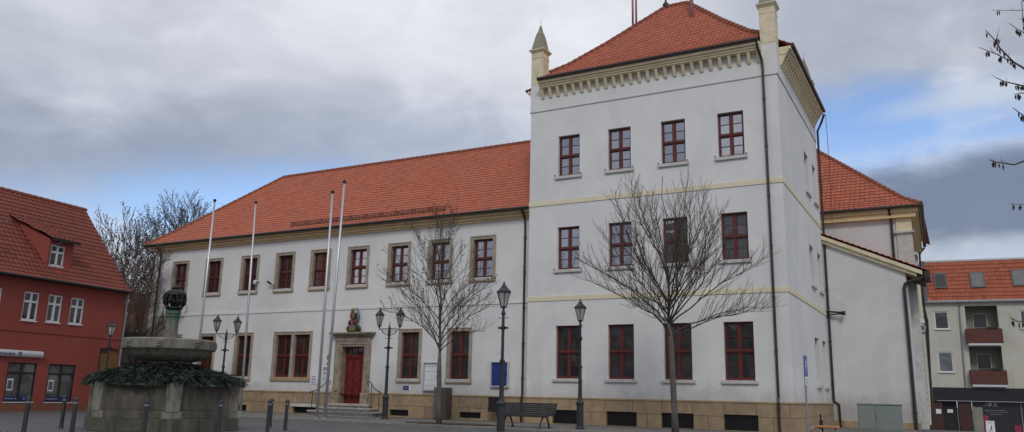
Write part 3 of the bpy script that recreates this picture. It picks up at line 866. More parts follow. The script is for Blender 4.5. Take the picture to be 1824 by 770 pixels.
def plate(name, x0, x1, z0, z1, label, mat='paper', y=YW, lines=3, col='cabdark', cat='sign', group=None):
    mb = MB(); mb.box(x0, x1, y - .03, y, z0, z1); o = mb.build(name, M[mat]); tag(o, label, cat, group)
    mb = MB(); n = lines
    for i in range(n):
        z = z1 - (z1 - z0) * (i + .8) / (n + .6); w = random.uniform(.55, .9)
        mb.box(x0 + (x1 - x0) * .08, x0 + (x1 - x0) * (.08 + .84 * w), y - .034, y - .0301, z - .012, z + .012)
    c = mb.build('lettering', M[col]); c.parent = o
    return o
plate('name_plaque', -12.60, -12.14, 1.50, 1.92, 'small blue-white text plaque left of the flagpoles under the double window', 'paper', lines=5, col='navy')
plate('name_plaque', -11.88, -11.28, 2.16, 2.36, 'upper grey text plaque beside the door frame', 'paper', lines=4)
plate('name_plaque', -11.88, -11.28, 1.96, 2.12, 'middle narrow white text plaque beside the door frame', 'paper', lines=2)
plate('name_plaque', -11.88, -11.26, 1.70, 1.92, 'lower white text plaque beside the door frame', 'paper', lines=2)
t = thing('info_plate', 'small blue square plate with white mark beside a tiny white plate', 'sign', (-6.62, YW, 1.38))
mb = MB(); mb.box(-6.82, -6.50, YW - .02, YW, 1.29, 1.47); mb.build('blue_plate', M['navy'], t)
mb = MB(); mb.box(-6.47, -6.38, YW - .02, YW, 1.28, 1.48); mb.build('white_plate', M['paper'], t)
mb = MB(); mb.tube([(-6.78, YW - .024, 1.34), (-6.73, YW - .024, 1.41), (-6.68, YW - .024, 1.35), (-6.63, YW - .024, 1.41), (-6.56, YW - .024, 1.35)], .009, 4); mb.build('mark', M['whitepaint'], t)
t = thing('intercom', 'small dark bell intercom with two knobs on the wall left of the door', 'intercom', (-11.5, YW, 2.7))
mb = MB(); mb.box(-11.62, -11.55, YW - .03, YW, 2.72, 2.92); mb.build('bell_panel', M['iron'], t)
mb = MB(); mb.box(-11.62, -11.55, YW - .03, YW, 2.46, 2.56); mb.build('speaker_grille', M['iron'], t)

def notice_board(x0, x1, z0, z1, label, face, papers, cat='notice board'):
    t = thing('notice_board', label, cat, ((x0 + x1) / 2, YW, z0))
    mb = MB(); f = .055; y0, y1 = YW - .14, YW
    mb.box(x0, x0 + f, y0, y1, z0, z1); mb.box(x1 - f, x1, y0, y1, z0, z1); mb.box(x0 + f, x1 - f, y0, y1, z0, z0 + f); mb.box(x0 + f, x1 - f, y0, y1, z1 - f, z1)
    mb.build('frame', M['signwhite'], t, bevel=.008)
    mb = MB(); mb.box(x0 + f, x1 - f, YW - .07, YW - .01, z0 + f, z1 - f); mb.build('back_panel', M[face], t)
    if papers:
        mb = MB(); mk = MB()
        for (a, b, c, d_) in papers:
            mb.box(x0 + a, x0 + b, YW - .075, YW - .0701, z0 + c, z0 + d_)
            n = int((d_ - c) / .045)
            for i in [q for q in range(1, n) if random.random() < .35]: mk.box(x0 + a + .03, x0 + b - .03 - random.random() * .06, YW - .0775, YW - .0755, z0 + c + i * .045, z0 + c + i * .045 + .012)
        mb.build('posted_sheet', M['paper'], t); mk.build('print', M['zinc'], t)
    mb = MB(); mb.box((x1 - .075), (x1 - .04), y0 - .02, y0, (z0 + z1) / 2 - .06, (z0 + z1) / 2 + .06); mb.build('lock', M['iron'], t)
notice_board(-5.64, -4.76, 1.26, 2.58, 'white framed glazed notice board with pinned papers behind the smaller tree', 'crestblue_board', [(.08, .80, .08, 1.24)])
notice_board(-1.98, -1.06, 1.48, 2.62, 'empty blue notice board with white frame beside the corner downpipe', 'boardblue', [])

# painted coat of arms over the door
t = thing('coat_of_arms', 'small painted coat of arms figure in gold, red and green standing on the door cornice', 'sculpture', (-9.93, .2, 4.05))
cx, cy, z = -9.93, YW - .18, 4.05
mb = MB()
mb.ball((cx - .27, cy + .02, z + .18), .18, 12, (1, .6, .98)); mb.ball((cx + .27, cy + .02, z + .18), .18, 12, (1, .6, .98)); mb.ball((cx, cy + .03, z + .18), .27, 12, (1.1, .4, .6)); mb.build('base', M['crestgreen'], t, smooth=True)
mb = MB(); mb.box(cx - .20, cx + .20, cy - .13, cy - .06, z + .05, z + .29); mb.build('cartouche', M['gold'], t, bevel=.03)
mb = MB()
for s in (-1, 1):
    mb.tube([(cx + s * .08, cy - .05, z + .62), (cx + s * .16, cy - .1, z + .5), (cx + s * .22, cy - .08, z + .38)], [.05, .1, .06], 8)
mb.ball((cx - .12, cy - .08, z + .44), .09, 8); mb.ball((cx + .14, cy - .08, z + .46), .1, 8); mb.build('drapery', M['crestred'], t, smooth=True)
mb = MB(); mb.box(cx - .03, cx + .03, cy - .17, cy - .1, z + .36, z + .56); mb.tube([(cx + .2, cy, z + .5), (cx + .27, cy, z + .8), (cx + .22, cy, z + 1.1), (cx + .1, cy + .02, z + 1.22)], [.05, .07, .07, .04], 8); mb.build('mantle', M['crestblue'], t, smooth=True)
mb = MB()
sh = [(-.2, .95), (-.2, .78), (-.14, .66), (0, .58), (.14, .66), (.2, .78), (.2, .95), (0, .98)]
mb.frustum([(cx + a, cy + .05, z + b) for a, b in sh], [(cx + a * 1.0, cy - .08, z + b) for a, b in sh]); mb.build('shield', M['crestgreen'], t)
mb = MB(); mb.frustum([(cx + a * .62 - .03, cy - .081, z + .04 + b * .96) for a, b in sh], [(cx + a * .55 - .03, cy - .14, z + .05 + b * .95) for a, b in sh])
mb.ball((cx - .04, cy - .06, z + 1.1), .13, 10, (1, .6, .8)); mb.build('helmet', M['gold'], t, smooth=False)
mb = MB(); mb.ball((cx - .06, cy - .14, z + .8), .085, 10, (.8, .4, 1.2)); mb.box(cx - .09, cx + .05, cy - .16, cy - .1, z + .97, z + 1.0); mb.build('charge', M['crestred'], t, smooth=True)

# cctv cameras
t = thing('security_camera', 'white dome security camera on the wall right of the third upper window', 'camera', (-16.9, .3, 6.85))
mb = MB(); mb.tube([(-16.85, YW, 6.95), (-16.85, YW - .15, 6.98), (-17.0, YW - .2, 6.98)], .035, 8); mb.build('arm', M['cctvwhite'], t)
mb = MB(); mb.ball((-17.0, YW - .2, 6.86), .10, 10); mb.lathe([(.07, 6.86), (.1, 6.94), (.06, 7.0)], 10, (-17.0, YW - .2)); mb.build('dome', M['cctvwhite'], t, smooth=True)
t = thing('security_camera', 'black bullet security camera left of the fourth upper window', 'camera', (-15.85, .3, 6.8))
mb = MB(); mb.tube([(-15.62, YW, 6.62), (-15.70, YW - .12, 6.66), (-15.8, YW - .2, 6.74)], .03, 8); mb.build('arm', M['zinc'], t)
mb = MB(); mb.tube([(-15.78, YW - .18, 6.74), (-15.98, YW - .3, 6.88)], .055, 8); mb.build('camera_body', M['black'], t)
t = thing('wall_bracket', 'black pipe bracket sticking out above the corner beside the white annex wall', 'bracket', (11.3, 9.8, 5.37))
mb = MB(); mb.tube([(11.1, 9.85, 5.43), (12.0, 9.7, 5.33)], .045, 6); mb.tube([(11.1, 9.85, 5.27), (11.95, 9.72, 5.29)], .035, 6); mb.build('arm', M['black'], t)
mb = MB(); mb.box(11.85, 12.02, 9.62, 9.78, 5.22, 5.40); mb.build('end_block', M['black'], t)

# litter bin
t = thing('litter_bin', 'dark metal litter bin beside the nearest lamp post and the bench', 'bin', (-1.58, .1, 0))
mb = MB(); mb.box(-1.79, -1.37, -.18, .16, .42, 1.06); mb.box(-1.81, -1.35, -.2, .18, 1.0, 1.06); mb.build('container', M['iron'], t, bevel=.02)
mb = MB(); mb.tube([(-1.42, .22, 0), (-1.42, .22, 1.15)], .025, 8); mb.ball((-1.42, .22, 1.17), .035, 8); mb.build('post', M['bollard'], t)
# steel cabinet by the tree
t = thing('distribution_cabinet', 'tall steel service cabinet against the sandstone plinth behind the smaller tree', 'cabinet', (-4.3, .1, 0))
mb = MB(); mb.box(-4.68, -4.0, -.18, .31, 0, 1.42); mb.build('housing', M['cabdark'], t, bevel=.012)
mb = MB(); mb.box(-4.66, -4.27, -.2, -.181, .05, 1.38); mb.build('door', M['cabgrey'], t)
mb = MB(); mb.box(-4.48, -4.34, -.225, -.201, .9, .96); mb.box(-4.5, -4.4, -.215, -.2005, 1.05, 1.1); mb.build('handle', M['tube'], t)

# bicycle rack
t = thing('bicycle_rack', 'low galvanised bicycle rack with upright loops in front of the entrance steps', 'bicycle rack', (-8.3, -2.6, 0))
mb = MB()
yA = -2.2
xa, xb = -9.25, -6.45
for y_ in (yA, yA - .45): mb.tube([(xa, y_, .05), (xb, y_, .05)], .02, 6)
mb.tube([(xa, yA, .26), (xb, yA, .26)], .016, 6); mb.build('base_rail', M['tube'], t)
mb = MB(); i = 0; x = xa + .05
while x < xb:
    hgt = .52 if i % 5 in (2, 3) else .30
    mb.tube([(x, yA - .45, .05), (x, yA - .42, hgt - .06), (x, yA - .3, hgt), (x, yA - .12, hgt), (x, yA, hgt - .08), (x, yA, .05)], .011, 5)
    x += .095; i += 1
mb.build('wheel_loop_row', M['tube'], t)

# ------------------------------------------------------------------ bench
t = thing('park_bench', 'dark slatted park bench with arched iron legs facing the square', 'bench', (2.45, -4.6, 0))
b0, b1 = 1.36, 3.52; yb = -4.45
mb = MB()
for i in range(5):
    y = yb - .50 + i * .095; mb.box(b0, b1, y, y + .085, .435, .475)
mb.box(b0, b1, yb - .56, yb - .53, .39, .47)
mb.build('seat', M['benchwood'], t, bevel=.006)
mb = MB()
for i in range(6):
    z = .47 + i * .07; dy = .02 + i * .028; mb.box(b0, b1, yb + dy, yb + dy + .03, z, z + .063)
mb.build('backrest', M['benchwood'], t, bevel=.006)
for x in (b0 + .32, b1 - .32):
    mb = MB()
    arc = [(x, yb - .62 + .0, .0), (x, yb - .52, .22), (x, yb - .36, .38), (x, yb - .2, .42), (x, yb - .02, .36), (x, yb + .10, .2), (x, yb + .18, 0)]
    mb.tube(arc, .035, 6)
    mb.tube([(x, yb - .55, .40), (x, yb - .1, .42), (x, yb + .05, .5), (x, yb + .2, .88)], .024, 6)
    mb.box(x - .05, x + .05, yb - .68, yb - .56, .001, .03); mb.box(x - .05, x + .05, yb + .12, yb + .24, .001, .03)
    mb.build('leg', M['lamp_iron'], t)

# ------------------------------------------------------------------ street lamps
def lantern(mb_frame, mb_glass, cx, z0, s=1.0):
    """six sided tapered lantern, z0 = its foot"""
    c = (cx, 0)
    mb_frame.lathe([(.03, z0), (.05, z0 + .03), (.035, z0 + .06), (.06, z0 + .10), (.085, z0 + .12)], 8, c)
    zb, zt = z0 + .14, z0 + .60; rb, rt_ = .085 * s, .20 * s
    mb_glass.lathe([(rb, zb), (rt_, zt)], 6, c)
    for k in range(6):
        a = 2 * PI * k / 6
        mb_frame.tube([(cx + rb * math.cos(a), rb * math.sin(a), zb), (cx + rt_ * math.cos(a), rt_ * math.sin(a), zt)], .014, 4)
    mb_frame.lathe([(rb + .02, zb - .03), (rb + .02, zb + .01)], 6, c)
    mb_frame.lathe([(rt_ + .03, zt - .01), (rt_ + .045, zt + .02), (rt_ * .62, zt + .14), (rt_ * .45, zt + .17), (rt_ * .42, zt + .21), (.05, zt + .25), (.03, zt + .28), (.045, zt + .30), (.012, zt + .36)], 6, c)
    mb_frame.lathe([(.035, zb), (.028, zb + .2)], 6, c)

def lamp_post(mb, H):
    mb.lathe([(.17, 0), (.17, .05), (.13, .09), (.125, .86), (.15, .90), (.15, .96), (.10, 1.02), (.085, 1.10)], 12)
    mb.lathe([(.078, 1.10), (.062, 2.2)], 10); mb.lathe([(.085, 2.2), (.09, 2.24), (.085, 2.3)], 10)
    mb.lathe([(.052, 2.3), (.045, H)], 10)

def single_lamp():
    t = thing('street_lamp', '', 'street lamp', group='single lantern street lamps')
    mb = MB(); lamp_post(mb, 3.84); mb.lathe([(.07, 3.72), (.075, 3.78), (.05, 3.84)], 10); mb.build('post', M['lamp_iron'], t, smooth=False, local=True)
    mb = MB(); mb.box(-.17, .17, -.03, .03, 3.27, 3.33); mb.lathe([(.08, 3.24), (.08, 3.36)], 8); mb.build('sign_bar', M['iron'], t, local=True)
    mb = MB(); mb.tube([(-.16, 0, 3.62), (.16, 0, 3.62)], .012, 5); mb.ball((-.16, 0, 3.62), .02, 6); mb.ball((.16, 0, 3.62), .02, 6); mb.build('ladder_bar', M['iron'], t, local=True)
    f = MB(); g = MB(); lantern(f, g, 0, 3.84, 1.12)
    fo = f.build('lantern', M['lamp_iron'], t, local=True); g.build('lantern_glass', M['lampglass'], fo, local=True)
    return t
def double_lamp():
    t = thing('street_lamp', '', 'street lamp', group='double lantern street lamps')
    mb = MB(); lamp_post(mb, 4.05); mb.lathe([(.06, 3.6), (.075, 3.66), (.06, 4.0), (.02, 4.12), (.01, 4.28)], 8); mb.build('post', M['lamp_iron'], t, local=True)
    mb = MB(); mb.box(-.20, .20, -.03, .03, 3.07, 3.13); mb.lathe([(.08, 3.03), (.08, 3.17)], 8); mb.build('sign_bar', M['iron'], t, local=True)
    mb = MB(); mb.tube([(-.2, 0, 3.52), (.2, 0, 3.52)], .012, 5); mb.build('ladder_bar', M['iron'], t, local=True)
    mb = MB(); mb.tube([(-.52, 0, 3.92), (-.2, 0, 3.95), (0, 0, 3.93), (.2, 0, 3.95), (.52, 0, 3.92)], .022, 6)
    for s in (-1, 1):
        mb.tube([(s * .05, 0, 3.66), (s * .22, 0, 3.70), (s * .34, 0, 3.82), (s * .42, 0, 3.93)], .015, 5)
        for q, rr in ((.17, .07), (.33, .05)):
            mb.tube([(s * q + rr * math.cos(a), 0, 3.82 + rr * math.sin(a)) for a in [i * PI / 4 for i in range(8)]], .01, 4)
    mb.build('arm', M['lamp_iron'], t, local=True)
    for s in (-1, 1):
        f = MB(); g = MB(); lantern(f, g, s * .52, 3.96, 1.0)
        fo = f.build('lantern', M['lamp_iron'], t, local=True); g.build('lantern_glass', M['lampglass'], fo, local=True)
    return t
s0 = single_lamp()
lamps = [(3.82, -9.02, -.05, 0.1, 'nearest single lantern street lamp, tall post between the blue board and the bench', 1.0),
         (4.34, -4.08, 0, -1.2, 'single lantern street lamp in front of the leftmost tower window', .985),
         (-20.08, -5.92, -.05, .5, 'small distant single lantern street lamp in front of the ochre gate', .92)]
for i, (x, y, z, a, lb, sc) in enumerate(lamps):
    o = s0 if i == 0 else copy_tree(s0)
    o.location = (x, y, z); o.rotation_euler = (0, 0, a); o.scale = (sc, sc, sc); o['label'] = lb
d0 = double_lamp()
for i, (x, y, a, lb) in enumerate([(-5.82, -2.26, .15, 'double lantern street lamp right of the entrance door'), (-16.72, -1.7, R(64), 'double lantern street lamp behind the fountain between two flagpoles')]):
    o = d0 if i == 0 else copy_tree(d0)
    o.location = (x, y, 0); o.rotation_euler = (0, 0, a); o['label'] = lb

# ------------------------------------------------------------------ flagpoles
for (bx, by, bz), (tx, tz), lb in (((-7.12, -5.18, 0), (-7.13, 9.69), 'bare aluminium flagpole, left one of the close pair by the entrance'),
                           ((-6.51, -5.39, 0), (-6.31, 10.01), 'bare aluminium flagpole, right and taller one of the close pair by the entrance'),
                           ((-14.84, -4.99, 0), (-14.78, 10.08), 'leftmost bare aluminium flagpole, rising behind the fountain bowl'),
                           ((-14.16, -2.69, 0), (-14.43, 10.46), 'bare aluminium flagpole just right of the fountain')):
    t = thing('flagpole', lb, 'flagpole', (bx, by, bz), group='bare aluminium flagpoles')
    mb = MB(); mb.tube([(bx, by, 0), ((bx + tx) / 2, by, tz / 2), (tx, by, tz)], [.064, .056, .043], 12); mb.build('pole', M['alu'], t, smooth=True)
    mb = MB(); mb.lathe([(.055, tz), (.075, tz + .02), (.08, tz + .10), (.03, tz + .14)], 10, (tx, by)); mb.build('cap', M['black'], t)
    mb = MB(); mb.tube([(bx + .085, by - .03, .9), ((bx + tx) / 2 + .078, by - .03, tz / 2), (tx + .07, by - .02, tz - .1)], .006, 4); mb.build('halyard', M['zinc'], t)
    mb = MB(); mb.lathe([(.12, .0), (.12, .04), (.085, .08)], 10, (bx, by)); mb.build('base_collar', M['zinc'], t)

# ------------------------------------------------------------------ bollards
bp0 = thing('bollard', '', 'bollard', group='dark iron bollards round the square')
mb = MB(); mb.lathe([(.062, 0), (.062, .03), (.05, .05), (.046, .72), (.054, .725), (.054, .745), (.046, .75), (.046, .80), (.054, .805), (.054, .83), (.05, .87), (.03, .905), (.008, .91)], 12); mb.build('shaft', M['bollard'], bp0, local=True)
mb = MB(); mb.lathe([(.0475, .755), (.0475, .795)], 12); mb.build('ring', M['zinc'], bp0, local=True)
bl = [(-2.95, -19.98, 'leftmost bollard, in front of the red house shop window'), (-6.1, -17.0, 'second bollard from the left, slimmer, left of the fountain'), (-2.35, -19.17, 'bollard touching the left corner of the fountain'),
      (-.05, -18.95, 'bollard in front of the left half of the fountain wall'), (.23, -17.01, 'bollard in front of the right half of the fountain wall'), (-.96, -14.14, 'nearer of the two overlapping bollards right of the fountain'),
      (-3.36, -11.62, 'farther of the two overlapping bollards right of the fountain'), (-1.68, -12.68, 'rightmost bollard, under the double window')]
for i, (x, y, lb) in enumerate(bl):
    o = bp0 if i == 0 else copy_tree(bp0)
    o.location = (x, y, -.05); o['label'] = lb; o.scale = (1.1, 1.1, 1.02)
    o.rotation_euler = (random.uniform(-.012, .012), random.uniform(-.012, .012), 0)

# ------------------------------------------------------------------ parking sign, little bench, cabinet
t = thing('parking_sign', 'blue parking sign seen edge-on, on a thin grey post by the tower corner', 'sign', (12.35, -4.97, 0))
mb = MB(); mb.tube([(12.35, -4.97, 0), (12.35, -4.97, 2.56)], .03, 8); mb.build('post', M['tube'], t)
ra = R(97)
Tp = Matrix.Translation((12.35, -4.97, 0)) @ Matrix.Rotation(R(88), 4, 'Z')
mb = MB(T=Tp); mb.box(-.21, .21, -.045, -.035, 1.92, 2.54); mb.box(-.215, .215, -.036, -.031, 1.915, 2.545); mb.build('sign_panel', M['signblue'], t)
mb = MB(T=Tp); mb.box(-.21, .21, -.045, -.035, 1.64, 1.90); mb.build('extra_panel', M['paper'], t)
text_mesh('letter', 'P', .5, M['whitepaint'], t, Matrix.Translation((-12.35, 4.97, 0)) @ Tp @ TXT(-.16, -.048, 2.05), .001)
mb = MB(T=Tp); mb.box(-.1, .08, -.048, -.0455, 1.72, 1.75); mb.box(-.12, .1, -.048, -.0455, 1.8, 1.82); mb.build('print', M['black'], t)
t = thing('low_table_bench', 'low seat with orange wooden top on grey steel tubes at the tower corner', 'bench', (12.9, -5.0, 0))
mb = MB(); mb.prism([(12.60, -5.3), (13.3, -5.22), (13.22, -4.82), (12.72, -4.86)], .40, .45); mb.build('seat', M['orange'], t, bevel=.008)
mb = MB(); mb.tube([(12.44, -5.3, 0), (12.44, -5.3, .34), (12.52, -5.28, .39), (12.8, -5.15, .39)], .02, 6)
mb.tube([(12.75, -5.2, .39), (12.75, -5.2, 0)], .02, 6); mb.tube([(13.15, -5.05, .39), (13.15, -5.05, 0)], .02, 6); mb.build('frame', M['tube'], t, smooth=True)
mb = MB(); mb.box(12.66, 12.76, -4.8, -4.7, 0, .6); tag(mb.build('marker_post', M['black'], bevel=.01), 'short black square post behind the orange topped seat', 'post')
t = thing('electrical_cabinet', 'large grey-green two-door utility cabinet in front of the white annex wall', 'cabinet', (13.5, 5.6, 0))
mb = MB(); mb.box(12.70, 14.36, 5.5, 5.95, 0, 1.08); mb.build('housing', M['cabgreen'], t, bevel=.012)
mb = MB(); mb.box(12.67, 14.39, 5.46, 5.98, 1.081, 1.13); mb.build('lid', M['cabgreen'], t, bevel=.01)
for a, b in ((12.73, 13.36), (13.38, 14.33)):
    mb = MB(); mb.box(a, b, 5.482, 5.499, .08, 1.05); mb.build('door', M['cabgreen'], t, bevel=.006)
mb = MB(); mb.box(13.40, 13.44, 5.455, 5.48, .52, .70); mb.build('handle', M['zinc'], t)

# ------------------------------------------------------------------ annex (lean-to) and corner building
annex = thing('annex_building', 'plain white lean-to annex with sloping tiled roof edge beside the tower', 'building', (12.9, 10, 0))
AX = 14.74
mb = MB()
zt = lambda x: 9.05 - (x - 11.22) * .456
mb.poly([(11.13, 10.02, .31), (AX, 10.02, .31), (AX, 10.02, zt(AX)), (11.13, 10.02, zt(11.13))])
mb.poly([(AX, 10.02, .31), (AX, 12, .31), (AX, 12, zt(AX)), (AX, 10.02, zt(AX))])
mb.build('wall', M['plaster_side'], annex)
mb = MB(); mb.box(11.13, AX + .04, 9.97, 12, -.1, .31); mb.build('plinth', M['sandstone'], annex)
mb = MB()
def slanted(x0, x1, y0, y1, d0, d1):
    mb.frustum([(x0, y0, zt(x0) + d0), (x1, y0, zt(x1) + d0), (x1, y1, zt(x1) + d0), (x0, y1, zt(x0) + d0)], [(x0, y0, zt(x0) + d1), (x1, y0, zt(x1) + d1), (x1, y1, zt(x1) + d1), (x0, y1, zt(x0) + d1)])
slanted(11.13, 15.2, 9.86, 10.0, -.30, -.12); slanted(11.13, 15.45, 9.74, 10.0, -.12, .06)
mb.build('verge_moulding', M['pinnacle'], annex)
mb = MB(); slanted(14.78, 15.5, 9.9, 12, -.42, -.10); mb.build('eave_boards', M['brickdark'], annex)
profA = [(0, 7.18), (4.55, 7.18 + 4.55 * .456)]
rf = MB(); TA = Matrix.Translation((15.65, 9.68, 0)) @ Matrix.Rotation(PI / 2, 4, 'Z')
tile_sheet(rf, profA, 0, 2.35, TA, lip=.04); rf.build('roof', M['tile_annex'], annex)
mb = MB(); mb.box(15.52, 15.75, 9.72, 11.6, 6.84, 7.16); mb.build('gutter', M['copper'], annex)
pipe([(15.6, 9.85, 6.95), (15.3, 9.85, 6.80), (14.85, 9.86, 6.72), (14.68, 9.88, 6.6), (14.64, 9.9, 6.4), (14.66, 9.9, 0)], .075, parent=annex, brackets=[(14.66, 9.9, .75)])

corner = thing('corner_building', 'tall pale building with hipped orange roof and ornate side front behind the annex', 'building', (9, 12, 0))
CX = 15.03
cb = MB()
cb.poly([(2, 12, 0), (CX, 12, 0), (CX, 12, 10.4), (2, 12, 10.4)])
th = R(-1.4)
Tside = Matrix.Translation((CX, 12, 0)) @ Matrix.Rotation(PI / 2 - th, 4, 'Z')     # local x runs back along the side front
cb.build('wall', M['plaster_side'], corner)
sd = MB(T=Tside)
sd.wall(0, 11, 0, 10.4, 0, [(3.0, 4.4, 1.2, 4.2), (6.6, 8.0, 1.2, 4.2), (3.0, 4.4, 6.2, 8.6), (6.6, 8.0, 6.2, 8.6)], .2)
sd.T = None
sd.build('side_wall', M['band'], corner)
g = MB(T=Tside)
for a in (3.0, 6.6):
    for z0, z1 in ((1.2, 4.2), (6.2, 8.6)):
        g.poly([(a, .19, z0), (a + 1.4, .19, z0), (a + 1.4, .19, z1), (a, .19, z1)])
g.build('window_pane', M['glass_low'], corner)
q = MB(T=Tside)                                        # grooved rustication and window hoods
zz = 0.35
while zz < 4.9:
    for a, b in ((.02, 2.9), (4.5, 6.5), (8.1, 10.3)): q.box(a, b, -.09, -.002, zz, zz + .30)
    zz += .345
q.build('rustication', M['ornament'], corner, bevel=.02)
for a in (3.7, 7.3):
    q = MB(T=Tside)
    q.box(a - 1.0, a + 1.0, -.22, 0, 5.05, 5.2)
    q.frustum([(a - 1.05, -.26, 5.201), (a + 1.05, -.26, 5.201), (a + 1.05, -.001, 5.201), (a - 1.05, -.001, 5.201)], [(a - .05, -.2, 5.75), (a + .05, -.2, 5.75), (a + .05, -.001, 5.75), (a - .05, -.001, 5.75)])
    q.build('window_hood', M['ornament'], corner)
    q = MB(T=Tside); q.box(a - .85, a - .72, -.08, -.001, 6.1, 8.75); q.box(a + .72, a + .85, -.08, -.001, 6.1, 8.75); q.box(a - 1, a + 1, -.2, -.001, 8.751, 8.9); q.build('window_surround', M['ornament'], corner)

q = MB(T=Tside); q.box(10.35, 11.0, -.14, -.002, 0, 10.1); q.build('end_pilaster', M['band'], corner)
# corner pilaster
mb = MB(); mb.box(14.40, CX + .05, 11.93, 11.999, 0, 9.35); mb.box(CX + .001, CX + .06, 12.0, 12.55, 0, 9.35); mb.build('corner_pilaster', M['ornament'], corner)
mb = MB(); mb.box(14.36, CX + .12, 11.88, 12.6, 9.36, 9.42); mb.box(14.30, CX + .17, 11.82, 12.65, 9.42, 9.50); mb.build('pilaster_capital', M['ornament'], corner)
mb = MB(); mb.box(14.40, CX + .06, 11.92, 12.6, 9.51, 10.16); mb.build('pilaster_head', M['cream'], corner)
mb = MB()
for z0, z1, pr in ((10.17, 10.42, .30), (10.42, 10.62, .42)):
    mb.box(2, CX + pr, 12 - pr, 11.998, z0, z1)
    mb.T = Tside; mb.box(0.0, 11.2, -pr, -.002, z0, z1); mb.T = None
mb.build('cornice', M['ochre_cornice'], corner)
mb = MB(); mb.tube([(2, 11.42, 10.66), (15.62, 11.42, 10.66)], .075, 8)
mb.T = Tside; mb.tube([(-.58, -.57, 10.66), (11.2, -.57, 10.66)], .10, 8); mb.T = None
mb.build('gutter', M['copper'], corner)
pipe([(14.15, 11.45, 10.6), (14.18, 11.85, 10.2), (14.2, 11.9, 9.9), (14.2, 11.9, 7.6)], .06, parent=corner)
mb = MB(T=Tside); mb.tube([(11.0, -.55, 10.5), (10.9, -.3, 10.2), (10.8, -.25, 10.0), (10.8, -.25, 0)], .06, 8); mb.build('downpipe', M['copper'], corner)
mb = MB(T=Tside); mb.tube([(3.0, -.3, 7.0), (3.0, -.3, 5.9), (3.2, -.38, 5.3), (3.2, -.2, 0)], .05, 8)
mb.build('downpipe', M['copper'], corner)
profC = [(0, 10.70), (.8, 11.22), (5.8, 16.0)]
rf = MB()
x1c, y0c = 15.60, 11.45
tile_sheet(rf, profC, 2, x1c, Matrix.Translation((0, y0c, 0)), clips=[(Vector((x1c, 0, 0)), Vector((s2, s2, 0)))], tw=.24, rh=.32, lip=.04, wave=.04)
Tc = Matrix.Translation((x1c, y0c, 0)) @ Matrix.Rotation(PI / 2, 4, 'Z')
tile_sheet(rf, profC, 0, 12, Tc, clips=[(Vector((0, 0, 0)), Vector((-s2, s2, 0)))], tw=.24, rh=.32, lip=.04, wave=.04)
rf.build('roof', M['tile'], corner)
rt = MB(); ridge_tiles(rt, [(x1c - r, y0c + r, z + .04) for r, z in profC]); rt.build('hip_tile_row', M['ridge'], corner)

# ------------------------------------------------------------------ apartment building (far right)
apt = thing('apartment_building', 'grey-beige apartment block with orange mansard roof, red balconies and dark shopfront', 'building', (14.16, 53.1, 0), R(6.4))
ab = MB()
hs = [(.74, 1.93, 7.95, 9.60), (.74, 1.98, 4.05, 5.88), (7.62, 8.85, 7.95, 9.60), (3.31, 5.9, 6.6, 10.05), (3.31, 5.9, 2.95, 6.35), (7.62, 8.85, 4.05, 5.88), (10.5, 12.9, 6.6, 10.05), (10.5, 12.9, 2.95, 6.35)]
ab.wall(0, 18, 2.7, 10.4, 0, [h_ for h_ in hs if h_[1] - h_[0] < 2], .12)
ab.v.clear(); ab.f.clear(); ab.mi.clear()
ab.wall(0, 18, 2.7, 10.4, 0, hs, .14)
ab.poly([(0, 0, -1.3), (0, 0, 10.4), (0, 12, 10.4), (0, 12, -1.3)])
ab.build('wall', M['aptwall'], apt, local=True)
